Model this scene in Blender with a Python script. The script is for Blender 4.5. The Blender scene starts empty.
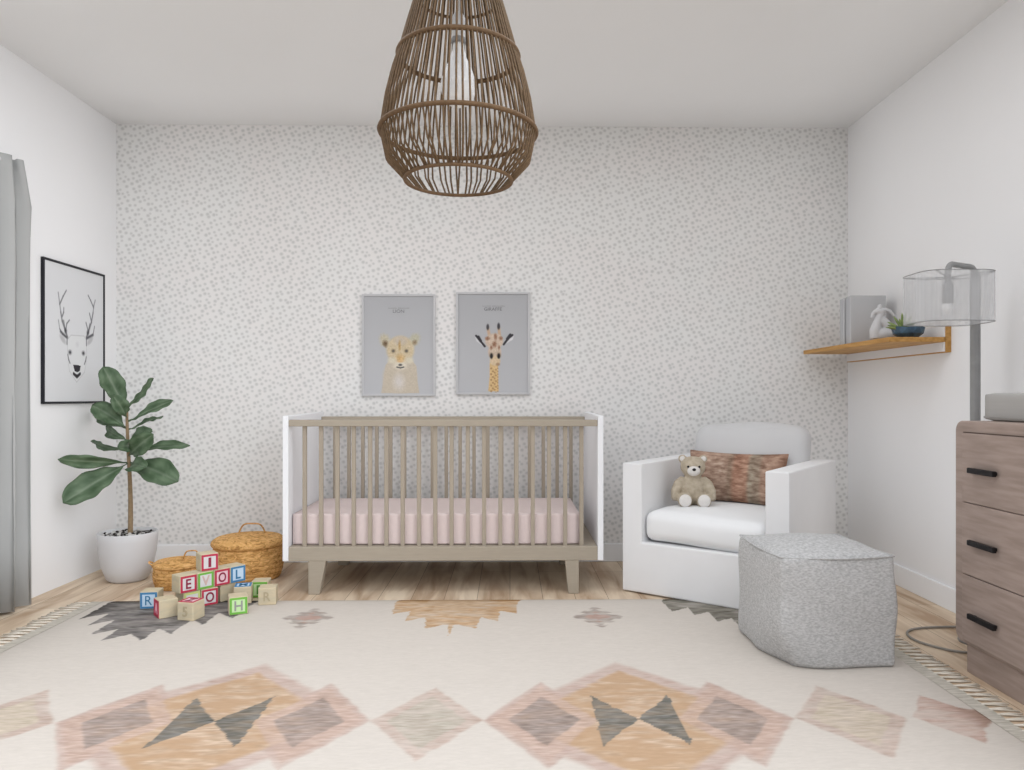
import bpy, bmesh, math, random
import numpy as np
from mathutils import Vector, Matrix, Quaternion
random.seed(7); rng = np.random.default_rng(11)
SC = bpy.context.scene; COL = SC.collection
PI = math.pi

# ------------------------------------------------------------------ helpers
def lin(c):
    out = []
    for v in c[:3]:
        v = v / 255.0
        out.append(v / 12.92 if v <= 0.04045 else ((v + 0.055) / 1.055) ** 2.4)
    return out
def nlin(a):
    a = np.asarray(a, float) / 255.0
    return np.where(a <= 0.04045, a / 12.92, ((a + 0.055) / 1.055) ** 2.4)

class MB:
    """collects shapes that become ONE mesh"""
    def __init__(s): s.v = []; s.f = []; s.m = []
    def add(s, vs, fs, m=0):
        o = len(s.v); s.v += [tuple(p) for p in vs]
        s.f += [[i + o for i in f] for f in fs]; s.m += [m] * len(fs); return s
    def box(s, x0, x1, y0, y1, z0, z1, m=0):
        vs = [(x, y, z) for z in (z0, z1) for y in (y0, y1) for x in (x0, x1)]
        return s.add(vs, [[0, 2, 3, 1], [4, 5, 7, 6], [0, 1, 5, 4], [2, 6, 7, 3], [0, 4, 6, 2], [1, 3, 7, 5]], m)
    def hexa(s, bottom, top, m=0):          # 4 bottom + 4 top points, same winding (ccw from above)
        return s.add(list(bottom) + list(top), [[3, 2, 1, 0], [4, 5, 6, 7], [0, 1, 5, 4], [1, 2, 6, 5], [2, 3, 7, 6], [3, 0, 4, 7]], m)
    def lathe(s, prof, n=48, c=(0, 0, 0), m=0, cap0=True, cap1=True):
        vs = []; fs = []
        for r, z in prof:
            for k in range(n):
                a = 2 * PI * k / n; vs.append((c[0] + r * math.cos(a), c[1] + r * math.sin(a), c[2] + z))
        for i in range(len(prof) - 1):
            for k in range(n):
                k2 = (k + 1) % n
                fs.append([i * n + k, i * n + k2, (i + 1) * n + k2, (i + 1) * n + k])
        if cap0: fs.append(list(range(n))[::-1])
        if cap1: fs.append([(len(prof) - 1) * n + k for k in range(n)])
        return s.add(vs, fs, m)
    def tube(s, pts, rad, n=10, m=0, closed=False, cap=True):
        pts = [Vector(p) for p in pts]; N = len(pts)
        rad = rad if isinstance(rad, (list, tuple)) else [rad] * N
        vs = []; fs = []; prev = None
        for i, p in enumerate(pts):
            if closed: t = pts[(i + 1) % N] - pts[i - 1]
            else: t = pts[min(i + 1, N - 1)] - pts[max(i - 1, 0)]
            t.normalize()
            if prev is None:
                a = Vector((0, 0, 1)) if abs(t.z) < .9 else Vector((1, 0, 0))
                u = t.cross(a).normalized()
            else:
                u = (prev - t * prev.dot(t)).normalized()
            prev = u; w = t.cross(u)
            for k in range(n):
                a = 2 * PI * k / n; vs.append(p + (u * math.cos(a) + w * math.sin(a)) * rad[i])
        L = N if closed else N - 1
        for i in range(L):
            j = (i + 1) % N
            for k in range(n):
                k2 = (k + 1) % n; fs.append([i * n + k, i * n + k2, j * n + k2, j * n + k])
        if cap and not closed: fs.append(list(range(n))[::-1]); fs.append([(N - 1) * n + k for k in range(n)])
        return s.add(vs, fs, m)
    def ball(s, c, r, nu=20, nv=14, rot=None, m=0):
        r = r if isinstance(r, (tuple, list)) else (r, r, r); vs = []; fs = []; c = Vector(c)
        R = rot or Matrix.Identity(3)
        for i in range(nv + 1):
            th = PI * i / nv
            for k in range(nu):
                a = 2 * PI * k / nu
                vs.append(c + R @ Vector((r[0] * math.sin(th) * math.cos(a), r[1] * math.sin(th) * math.sin(a), r[2] * math.cos(th))))
        for i in range(nv):
            for k in range(nu):
                k2 = (k + 1) % nu; fs.append([i * nu + k, (i + 1) * nu + k, (i + 1) * nu + k2, i * nu + k2])
        return s.add(vs, fs, m)
    def soft(s, lo, hi, rad, bulge=(0, 0, 0), n=14, m=0, fn=None):
        """rounded box whose faces swell outwards by bulge"""
        lo = Vector(lo); hi = Vector(hi); c = (lo + hi) / 2; h = (hi - lo) / 2
        vs = []; fs = []; idx = {}
        def put(i, j, k):
            key = (i, j, k)
            if key in idx: return idx[key]
            t = [-1 + 2 * q / n for q in key]
            t = [math.copysign(1 - (1 - abs(q)) ** 1.6, q) for q in t]
            p = Vector((t[0] * h.x, t[1] * h.y, t[2] * h.z))
            q = Vector([max(-(h[a] - rad), min(h[a] - rad, p[a])) for a in range(3)])
            d = p - q
            if d.length > 1e-9:
                d = d.normalized() * rad
            p = q + d
            f = [1 - min(1, abs(t[a])) ** 2 for a in range(3)]
            e = Vector((bulge[0] * f[1] * f[2] * t[0], bulge[1] * f[0] * f[2] * t[1], bulge[2] * f[0] * f[1] * t[2]))
            p = p + e
            if fn: p = fn(p, t)
            vs.append(c + p); idx[key] = len(vs) - 1; return idx[key]
        for a in range(3):
            b, d = [(1, 2), (2, 0), (0, 1)][a]
            for side in (0, n):
                for i in range(n):
                    for j in range(n):
                        q = []
                        for di, dj in ((0, 0), (1, 0), (1, 1), (0, 1)):
                            key = [0, 0, 0]; key[a] = side; key[b] = i + di; key[d] = j + dj; q.append(put(*key))
                        fs.append(q if side == n else q[::-1])
        return s.add(vs, fs, m)
    def build(s, name, mats, parent=None, smooth=False, bevel=0, seg=2, subsurf=0, angle=None):
        me = bpy.data.meshes.new(name); me.from_pydata(s.v, [], s.f)
        for m in (mats if isinstance(mats, (list, tuple)) else [mats]): me.materials.append(m)
        me.polygons.foreach_set('material_index', s.m)
        me.update()
        o = bpy.data.objects.new(name, me); COL.objects.link(o)
        if parent: o.parent = parent
        if bevel:
            b = o.modifiers.new('bevel', 'BEVEL'); b.width = bevel; b.segments = seg; b.limit_method = 'ANGLE'
        if subsurf:
            b = o.modifiers.new('sub', 'SUBSURF'); b.levels = subsurf; b.render_levels = subsurf
        if smooth: me.polygons.foreach_set('use_smooth', [True] * len(me.polygons))
        if angle is not None and smooth:
            for e, lim in ((None, angle),):
                bm = bmesh.new(); bm.from_mesh(me)
                for ed in bm.edges:
                    if len(ed.link_faces) == 2 and ed.calc_face_angle(0) > lim: ed.smooth = False
                bm.to_mesh(me); bm.free()
        return o

def tag(o, label=None, cat=None, group=None, kind=None):
    if label: o['label'] = label
    if cat: o['category'] = cat
    if group: o['group'] = group
    if kind: o['kind'] = kind
    return o
def thing(name, loc, rz, label, cat, group=None):
    o = bpy.data.objects.new(name, None); COL.objects.link(o)
    o.empty_display_size = .1
    o.location = loc; o.rotation_euler = (0, 0, rz)
    return tag(o, label, cat, group)

# ------------------------------------------------------------------ materials
def newmat(name):
    m = bpy.data.materials.new(name); m.use_nodes = True
    nt = m.node_tree; b = nt.nodes['Principled BSDF']
    return m, nt, b
def mat(name, c, rough=.6, var=0, vscale=20, bump=0, bscale=200, metal=0, stretch=(1, 1, 1), c2=None, spec=.3, detail=4, lo=.35, hi=.65):
    m, nt, b = newmat(name); N = nt.nodes; L = nt.links
    b.inputs['Roughness'].default_value = rough; b.inputs['Metallic'].default_value = metal
    b.inputs['Specular IOR Level'].default_value = spec
    l = lin(c)
    b.inputs['Base Color'].default_value = (*l, 1)
    tc = N.new('ShaderNodeTexCoord'); mp = N.new('ShaderNodeMapping'); mp.inputs['Scale'].default_value = stretch
    L.new(tc.outputs['Object'], mp.inputs['Vector'])
    if var or c2:
        n = N.new('ShaderNodeTexNoise'); n.inputs['Scale'].default_value = vscale; n.inputs['Detail'].default_value = detail
        L.new(mp.outputs[0], n.inputs['Vector'])
        r = N.new('ShaderNodeValToRGB')
        r.color_ramp.elements[0].position = lo; r.color_ramp.elements[1].position = hi
        ca = lin(c2) if c2 else [v * (1 - var) for v in l]
        r.color_ramp.elements[0].color = (*ca, 1); r.color_ramp.elements[1].color = (*l, 1)
        L.new(n.outputs['Fac'], r.inputs[0]); L.new(r.outputs[0], b.inputs['Base Color'])
    if bump:
        n2 = N.new('ShaderNodeTexNoise'); n2.inputs['Scale'].default_value = bscale; n2.inputs['Detail'].default_value = 3
        L.new(mp.outputs[0], n2.inputs['Vector'])
        bp = N.new('ShaderNodeBump'); bp.inputs['Strength'].default_value = bump; bp.inputs['Distance'].default_value = .005
        L.new(n2.outputs['Fac'], bp.inputs['Height']); L.new(bp.outputs[0], b.inputs['Normal'])
    return m
def attrmat(name, rough=.7, weave=0, wscale=(1, 1, 1), spec=.2, bump=0):
    m, nt, b = newmat(name); N = nt.nodes; L = nt.links
    a = N.new('ShaderNodeAttribute'); a.attribute_name = 'Col'
    b.inputs['Roughness'].default_value = rough; b.inputs['Specular IOR Level'].default_value = spec
    src = a.outputs['Color']
    if weave:
        tc = N.new('ShaderNodeTexCoord'); mp = N.new('ShaderNodeMapping'); mp.inputs['Scale'].default_value = wscale
        L.new(tc.outputs['Object'], mp.inputs[0])
        n = N.new('ShaderNodeTexNoise'); n.inputs['Scale'].default_value = 1; n.inputs['Detail'].default_value = 4
        L.new(mp.outputs[0], n.inputs['Vector'])
        mr = N.new('ShaderNodeMapRange'); mr.inputs['From Min'].default_value = .3; mr.inputs['From Max'].default_value = .7
        mr.inputs['To Min'].default_value = 1 - weave; mr.inputs['To Max'].default_value = 1
        L.new(n.outputs['Fac'], mr.inputs['Value'])
        mx = N.new('ShaderNodeMix'); mx.data_type = 'RGBA'; mx.blend_type = 'MULTIPLY'; mx.inputs[0].default_value = 1
        L.new(src, mx.inputs[6]); L.new(mr.outputs[0], mx.inputs[7]); src = mx.outputs[2]
        if bump:
            bp = N.new('ShaderNodeBump'); bp.inputs['Strength'].default_value = bump; bp.inputs['Distance'].default_value = .003
            L.new(n.outputs['Fac'], bp.inputs['Height']); L.new(bp.outputs[0], b.inputs['Normal'])
    L.new(src, b.inputs['Base Color'])
    return m
def setcol(o, rgb_lin):
    me = o.data; at = me.color_attributes.new('Col', 'FLOAT_COLOR', 'POINT')
    a = np.ones((len(me.vertices), 4), np.float32); a[:, :3] = np.asarray(rgb_lin).reshape(-1, 3)
    at.data.foreach_set('color', a.ravel())

M = {}
M['wall'] = mat('white_wall_paint', (238, 238, 239), .9, var=.015, vscale=1.5, spec=.1)
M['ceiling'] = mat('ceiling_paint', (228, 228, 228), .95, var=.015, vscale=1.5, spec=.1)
M['trim'] = mat('white_trim_paint', (242, 243, 245), .5, var=.01, vscale=3)
M['white'] = mat('white_lacquer', (233, 234, 237), .5, var=.01, vscale=5)
M['crib_wood'] = mat('washed_natural_wood', (166, 156, 141), .6, var=.06, vscale=14, stretch=(1, 4, 8))
M['crib_slat'] = mat('washed_natural_wood_slats', (164, 153, 138), .6, var=.06, vscale=14, stretch=(6, 6, 1))
M['sheet'] = mat('blush_sheet', (222, 206, 203), .9, var=.03, vscale=40, bump=.05)
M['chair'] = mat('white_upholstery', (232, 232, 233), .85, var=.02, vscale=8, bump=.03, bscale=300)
M['chair_seat'] = mat('white_seat_cloth_lit', (236, 237, 238), .9, var=.03, vscale=5, bump=.04, bscale=300)  # same chair cloth, lighter: light on the seat top put into the colour
M['chair_cush'] = mat('white_cushion_cloth_shaded', (207, 207, 208), .9, var=.03, vscale=5, bump=.04, bscale=300)  # same chair cloth, greyer: shade on the back cushion put into the colour
M['black'] = mat('black_metal', (24, 22, 24), .45, var=.2)
M['blackframe'] = mat('black_frame', (34, 34, 40), .5, var=.2)
M['greyframe'] = mat('pale_grey_frame', (198, 198, 200), .5, var=.03)
M['steel'] = mat('brushed_grey_metal', (150, 150, 150), .45, var=.1, vscale=30, metal=.2)
M['pot'] = mat('pale_grey_ceramic', (208, 208, 210), .6, var=.03, vscale=8)
M['stem'] = mat('plant_stem_bark', (150, 128, 100), .8, var=.25, vscale=60)
M['rattan'] = mat('rattan', (118, 95, 70), .7, var=.35, vscale=120)
M['rattan_d'] = mat('rattan_ring', (114, 89, 64), .7, var=.3, vscale=80)
M['curtain'] = mat('pale_grey_curtain_cloth', (172, 173, 172), .95, var=.06, vscale=5, stretch=(1, 1, .3), bump=.03, bscale=300)
M['dresser'] = mat('grey_brown_wood', (164, 147, 138), .6, c2=(146, 130, 121), vscale=9, stretch=(3, .7, 7), detail=8)
M['dresser_dark'] = mat('gap_shade_colour', (88, 74, 66), .7, var=.1)  # colour standing in for shade in the gap above the top drawer
M['oak'] = mat('honey_oak', (196, 150, 88), .55, c2=(168, 124, 66), vscale=8, stretch=(7, .8, 9), detail=6)
M['pad'] = mat('grey_pad_cloth', (172, 170, 167), .9, var=.05, vscale=3, stretch=(1, 1, 25))
M['blockwood'] = mat('pale_block_wood', (205, 190, 160), .7, c2=(190, 180, 156), vscale=16, stretch=(1, 1, 3))
M['bear'] = mat('beige_plush', (192, 180, 161), .95, c2=(174, 162, 143), vscale=55, bump=.6, bscale=130)
M['bearw'] = mat('white_plush', (226, 222, 218), .95, var=.06, vscale=60, bump=.4, bscale=150)
M['bulb'] = mat('white_glass_bulb', (246, 246, 246), .3, var=.01)
M['figurine'] = mat('white_ceramic', (204, 204, 206), .5, var=.02)
M['canvas'] = mat('pale_grey_canvas', (192, 193, 195), .8, var=.02)
M['canvas_side'] = mat('grey_canvas_edge', (176, 177, 180), .8, var=.02)
M['succulent'] = mat('succulent_green', (150, 165, 105), .6, c2=(112, 134, 84), vscale=25)
M['cord'] = mat('grey_cord', (150, 146, 140), .6, var=.05)
M['whitecord'] = mat('white_cord', (225, 225, 225), .6, var=.02)
M['fringe'] = mat('rug_fringe_yarn', (222, 214, 202), .95, c2=(206, 198, 184), vscale=30)
M['band'] = mat('rug_woven_band', (196, 190, 180), .95, c2=(166, 160, 148), vscale=18, stretch=(1, 6, 1))

def wallpaper():
    m, nt, b = newmat('speckled_wallpaper'); N = nt.nodes; L = nt.links
    b.inputs['Roughness'].default_value = .9; b.inputs['Specular IOR Level'].default_value = .1
    tc = N.new('ShaderNodeTexCoord')
    mp = N.new('ShaderNodeMapping'); mp.inputs['Scale'].default_value = (33, 1, 37); mp.inputs['Rotation'].default_value = (0, .42, 0)
    L.new(tc.outputs['Object'], mp.inputs[0])
    sep = N.new('ShaderNodeSeparateXYZ'); cb = N.new('ShaderNodeCombineXYZ')
    L.new(mp.outputs[0], sep.inputs[0]); L.new(sep.outputs['X'], cb.inputs['X']); L.new(sep.outputs['Z'], cb.inputs['Y'])
    v = N.new('ShaderNodeTexVoronoi'); v.voronoi_dimensions = '2D'; v.feature = 'F1'
    v.inputs['Scale'].default_value = 1; v.inputs['Randomness'].default_value = .55
    L.new(cb.outputs[0], v.inputs['Vector'])
    # spot size differs from spot to spot
    sc = N.new('ShaderNodeSeparateColor'); L.new(v.outputs['Color'], sc.inputs[0])
    ma = N.new('ShaderNodeMath'); ma.operation = 'MULTIPLY_ADD'; ma.inputs[1].default_value = -.13
    L.new(sc.outputs[0], ma.inputs[0]); L.new(v.outputs['Distance'], ma.inputs[2])
    mr = N.new('ShaderNodeMapRange'); mr.inputs['From Min'].default_value = .0; mr.inputs['From Max'].default_value = .36
    mr.inputs['To Min'].default_value = 1; mr.inputs['To Max'].default_value = 0
    L.new(ma.outputs[0], mr.inputs['Value'])
    n = N.new('ShaderNodeTexNoise'); n.inputs['Scale'].default_value = 3; L.new(tc.outputs['Object'], n.inputs['Vector'])
    r = N.new('ShaderNodeValToRGB'); e = r.color_ramp.elements
    e[0].position = .4; e[1].position = .62
    e[0].color = (*lin((232, 232, 231)), 1); e[1].color = (*lin((233, 231, 230)), 1)
    L.new(n.outputs['Fac'], r.inputs[0])
    mx = N.new('ShaderNodeMix'); mx.data_type = 'RGBA'
    mx.inputs[7].default_value = (*lin((203, 203, 202)), 1)
    L.new(mr.outputs[0], mx.inputs[0]); L.new(r.outputs[0], mx.inputs[6]); L.new(mx.outputs[2], b.inputs['Base Color'])
    return m
M['wallpaper'] = wallpaper()

def planks():
    m, nt, b = newmat('light_oak_planks'); N = nt.nodes; L = nt.links
    b.inputs['Roughness'].default_value = .55; b.inputs['Specular IOR Level'].default_value = .25
    tc = N.new('ShaderNodeTexCoord'); sep = N.new('ShaderNodeSeparateXYZ'); cb = N.new('ShaderNodeCombineXYZ')
    L.new(tc.outputs['Object'], sep.inputs[0]); L.new(sep.outputs['Y'], cb.inputs['X']); L.new(sep.outputs['X'], cb.inputs['Y'])
    br = N.new('ShaderNodeTexBrick'); br.inputs['Scale'].default_value = 1
    br.inputs['Brick Width'].default_value = 1.3; br.inputs['Row Height'].default_value = .15
    br.inputs['Mortar Size'].default_value = .0012; br.inputs['Bias'].default_value = 0
    br.inputs['Color1'].default_value = (*lin((226, 209, 186)), 1); br.inputs['Color2'].default_value = (*lin((211, 191, 167)), 1)
    br.inputs['Mortar'].default_value = (*lin((140, 120, 98)), 1)
    L.new(cb.outputs[0], br.inputs['Vector'])
    mp = N.new('ShaderNodeMapping'); mp.inputs['Scale'].default_value = (2.2, 14, 1); L.new(cb.outputs[0], mp.inputs[0])
    n = N.new('ShaderNodeTexNoise'); n.inputs['Scale'].default_value = 1; n.inputs['Detail'].default_value = 6; n.inputs['Distortion'].default_value = .6
    L.new(mp.outputs[0], n.inputs['Vector'])
    r = N.new('ShaderNodeValToRGB'); e = r.color_ramp.elements; e[0].position = .33; e[1].position = .62
    e[0].color = (*lin((205, 190, 178)), 1); e[1].color = (1, 1, 1, 1)
    L.new(n.outputs['Fac'], r.inputs[0])
    mx = N.new('ShaderNodeMix'); mx.data_type = 'RGBA'; mx.blend_type = 'MULTIPLY'; mx.inputs[0].default_value = 1
    L.new(br.outputs['Color'], mx.inputs[6]); L.new(r.outputs[0], mx.inputs[7]); L.new(mx.outputs[2], b.inputs['Base Color'])
    return m
M['planks'] = planks()

def seagrass(name):
    m, nt, b = newmat(name); N = nt.nodes; L = nt.links
    b.inputs['Roughness'].default_value = .8; b.inputs['Specular IOR Level'].default_value = .2
    tc = N.new('ShaderNodeTexCoord'); mp = N.new('ShaderNodeMapping'); mp.inputs['Scale'].default_value = (1, 1, 2.4)
    L.new(tc.outputs['Object'], mp.inputs[0])
    n = N.new('ShaderNodeTexNoise'); n.inputs['Scale'].default_value = 34; n.inputs['Detail'].default_value = 5; n.inputs['Distortion'].default_value = 1.2
    L.new(mp.outputs[0], n.inputs['Vector'])
    r = N.new('ShaderNodeValToRGB'); e = r.color_ramp.elements
    e[0].position = .3; e[0].color = (*lin((140, 98, 52)), 1); e[1].position = .68; e[1].color = (*lin((228, 182, 124)), 1)
    q = r.color_ramp.elements.new(.48); q.color = (*lin((204, 156, 94)), 1)
    L.new(n.outputs['Fac'], r.inputs[0]); L.new(r.outputs[0], b.inputs['Base Color'])
    bp = N.new('ShaderNodeBump'); bp.inputs['Strength'].default_value = .5; bp.inputs['Distance'].default_value = .004
    L.new(n.outputs['Fac'], bp.inputs['Height']); L.new(bp.outputs[0], b.inputs['Normal'])
    return m
M['seagrass'] = seagrass('braided_seagrass')

def knit():
    m, nt, b = newmat('grey_woven_pouf_cloth'); N = nt.nodes; L = nt.links
    b.inputs['Roughness'].default_value = .95; b.inputs['Specular IOR Level'].default_value = .1
    tc = N.new('ShaderNodeTexCoord')
    mp = N.new('ShaderNodeMapping'); mp.inputs['Rotation'].default_value = (.3, .55, .2); mp.inputs['Scale'].default_value = (95, 95, 200)
    L.new(tc.outputs['Object'], mp.inputs[0])
    n = N.new('ShaderNodeTexNoise'); n.inputs['Scale'].default_value = 1; n.inputs['Detail'].default_value = 3
    L.new(mp.outputs[0], n.inputs['Vector'])
    r = N.new('ShaderNodeValToRGB'); e = r.color_ramp.elements; e[0].position = .34; e[1].position = .66
    e[0].color = (*lin((168, 168, 168)), 1); e[1].color = (*lin((198, 198, 198)), 1)
    L.new(n.outputs['Fac'], r.inputs[0]); L.new(r.outputs[0], b.inputs['Base Color'])
    bp = N.new('ShaderNodeBump'); bp.inputs['Strength'].default_value = .5; bp.inputs['Distance'].default_value = .004
    L.new(n.outputs['Fac'], bp.inputs['Height']); L.new(bp.outputs[0], b.inputs['Normal'])
    return m
M['knit'] = knit()

def shade_mat():
    m, nt, b = newmat('sheer_white_shade'); N = nt.nodes; L = nt.links
    tr = N.new('ShaderNodeBsdfTransparent'); tl = N.new('ShaderNodeBsdfTranslucent'); df = N.new('ShaderNodeBsdfDiffuse')
    c = (*lin((214, 215, 217)), 1)
    tl.inputs['Color'].default_value = c; df.inputs['Color'].default_value = c
    m1 = N.new('ShaderNodeMixShader'); m1.inputs[0].default_value = .4
    L.new(df.outputs[0], m1.inputs[1]); L.new(tl.outputs[0], m1.inputs[2])
    tc = N.new('ShaderNodeTexCoord'); mp = N.new('ShaderNodeMapping'); mp.inputs['Scale'].default_value = (26, 26, .6)
    L.new(tc.outputs['Object'], mp.inputs[0])
    n = N.new('ShaderNodeTexNoise'); n.inputs['Scale'].default_value = 1; L.new(mp.outputs[0], n.inputs['Vector'])
    mr = N.new('ShaderNodeMapRange'); mr.inputs['From Min'].default_value = .35; mr.inputs['From Max'].default_value = .65
    mr.inputs['To Min'].default_value = .34; mr.inputs['To Max'].default_value = .62
    L.new(n.outputs['Fac'], mr.inputs['Value'])
    m2 = N.new('ShaderNodeMixShader'); L.new(mr.outputs[0], m2.inputs[0]); L.new(tr.outputs[0], m2.inputs[1]); L.new(m1.outputs[0], m2.inputs[2])
    L.new(m2.outputs[0], N['Material Output'].inputs['Surface'])
    return m
M['shade'] = shade_mat()

def kilim():
    m, nt, b = newmat('rust_brown_kilim_cloth'); N = nt.nodes; L = nt.links
    b.inputs['Roughness'].default_value = .95; b.inputs['Specular IOR Level'].default_value = .1
    tc = N.new('ShaderNodeTexCoord'); sep = N.new('ShaderNodeSeparateXYZ'); L.new(tc.outputs['Object'], sep.inputs[0])
    mp = N.new('ShaderNodeMapping'); mp.inputs['Scale'].default_value = (22, 22, 60); L.new(tc.outputs['Object'], mp.inputs[0])
    n = N.new('ShaderNodeTexNoise'); n.inputs['Scale'].default_value = 1; n.inputs['Detail'].default_value = 5; L.new(mp.outputs[0], n.inputs['Vector'])
    r = N.new('ShaderNodeValToRGB'); e = r.color_ramp.elements; e[0].position = .32; e[1].position = .7
    e[0].color = (*lin((150, 127, 114)), 1); e[1].color = (*lin((226, 210, 196)), 1)
    q = e.new(.5); q.color = (*lin((190, 168, 154)), 1)
    L.new(n.outputs['Fac'], r.inputs[0])
    # broad woven stripes across the width
    r2 = N.new('ShaderNodeValToRGB'); r2.color_ramp.interpolation = 'EASE'
    stops = [(0, (226, 212, 204)), (.42, (230, 220, 212)), (.47, (198, 190, 180)), (.53, (222, 194, 180)), (.63, (222, 196, 182)), (.68, (204, 208, 200)), (.75, (206, 206, 198)), (.8, (218, 202, 192)), (1, (206, 184, 172))]
    r2.color_ramp.elements[0].position = 0; r2.color_ramp.elements[0].color = (*lin(stops[0][1]), 1)
    r2.color_ramp.elements[1].position = 1; r2.color_ramp.elements[1].color = (*lin(stops[-1][1]), 1)
    for p, c in stops[1:-1]:
        q = r2.color_ramp.elements.new(p); q.color = (*lin(c), 1)
    mr = N.new('ShaderNodeMapRange'); mr.inputs['From Min'].default_value = -.25; mr.inputs['From Max'].default_value = .25
    L.new(sep.outputs['X'], mr.inputs['Value']); L.new(mr.outputs[0], r2.inputs[0])
    mx = N.new('ShaderNodeMix'); mx.data_type = 'RGBA'; mx.blend_type = 'MULTIPLY'; mx.inputs[0].default_value = 1
    L.new(r.outputs[0], mx.inputs[6]); L.new(r2.outputs[0], mx.inputs[7]); L.new(mx.outputs[2], b.inputs['Base Color'])
    bp = N.new('ShaderNodeBump'); bp.inputs['Strength'].default_value = .5; bp.inputs['Distance'].default_value = .004
    L.new(n.outputs['Fac'], bp.inputs['Height']); L.new(bp.outputs[0], b.inputs['Normal'])
    return m
M['kilim'] = kilim()

def pebbles():
    m, nt, b = newmat('dark_soil_with_pale_pebbles'); N = nt.nodes; L = nt.links
    tc = N.new('ShaderNodeTexCoord'); v = N.new('ShaderNodeTexVoronoi'); v.inputs['Scale'].default_value = 55
    L.new(tc.outputs['Object'], v.inputs['Vector'])
    sc = N.new('ShaderNodeSeparateColor'); L.new(v.outputs['Color'], sc.inputs[0])
    r = N.new('ShaderNodeValToRGB'); r.color_ramp.interpolation = 'CONSTANT'; e = r.color_ramp.elements
    e[0].color = (*lin((40, 36, 32)), 1); e[1].position = .5; e[1].color = (*lin((205, 203, 200)), 1)
    L.new(sc.outputs[0], r.inputs[0]); L.new(r.outputs[0], b.inputs['Base Color'])
    b.inputs['Roughness'].default_value = .9
    return m
M['soil'] = pebbles()
def facet_blue():
    return mat('dark_blue_glaze', (74, 104, 128), .35, c2=(50, 74, 96), vscale=30, spec=.4)
M['bowl'] = facet_blue()

# ------------------------------------------------------------------ setting
XL, XR, YB, H = -2.186, 1.902, 4.14, 2.434
YF = 0.9
def struct(name, mb, m, **k):
    o = mb.build(name, m, **k); o['kind'] = 'structure'; return o
struct('floor', MB().box(XL - .1, XR + .1, -.6, YB + .1, -.1, 0), M['planks'])
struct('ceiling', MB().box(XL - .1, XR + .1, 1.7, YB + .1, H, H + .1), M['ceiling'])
struct('wall_back', MB().box(XL - .1, XR + .1, YB, YB + .1, 0, H), M['wallpaper'])
struct('wall_left', MB().box(XL - .1, XL, YF, YB, 0, H), M['wall'])
struct('wall_right', MB().box(XR, XR + .1, 1.3, YB, 0, H), M['wall'])
struct('baseboard_back', MB().box(XL, XR - .012, YB - .012, YB, 0, .1), M['trim'], bevel=.003)
struct('baseboard_right', MB().box(XR - .012, XR, YF, YB, 0, .1), M['trim'], bevel=.003)

# ------------------------------------------------------------------ curtain
def curtain():
    root = thing('curtain', (XL, 2.75, 0), 0, 'pale grey floor-length curtain hanging in folds on the left wall', 'curtain')
    n = 150; y1, y0 = 3.262 - 2.75, 2.05 - 2.75
    zs = [0.012, .3, .7, 1.1, 1.5, 1.75, 1.82, 1.88, 1.942]
    vs = []; fs = []
    for j, z in enumerate(zs):
        for i in range(n + 1):
            t = i / n; y = y1 + (y0 - y1) * t
            top = max(0, (z - 1.75) / .192)
            amp = .036 * (1 - .35 * top); ph = 2 * PI * (y1 - y) / .105
            x = .056 + amp * math.tanh(1.8 * math.cos(ph + .35 * math.sin(z * 2 + i * .09))) + .004 * math.sin(ph * 2.3 + z * 3)
            yy = y + .016 * math.sin(2 * ph) * (1 - .4 * top)
            yy = yy if i > 3 else yy - .035 * top
            vs.append((x, yy, z))
    for j in range(len(zs) - 1):
        for i in range(n):
            a = j * (n + 1) + i; fs.append([a, a + 1, a + n + 2, a + n + 1])
    m = MB(); m.add(vs, fs); o = m.build('drape', M['curtain'], root, smooth=True)
    s = o.modifiers.new('solid', 'SOLIDIFY'); s.thickness = .004
    h = MB(); h.tube([(.05, y0 + .02, 1.915), (.05, y1 - .12, 1.915)], .011, 12)
    for y in (y0 + .1, y1 - .2): h.tube([(0, y, 1.915), (.05, y, 1.915)], .007, 8)
    h.build('curtain_rod', M['greyframe'], root, smooth=True, angle=.6)
curtain()

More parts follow.
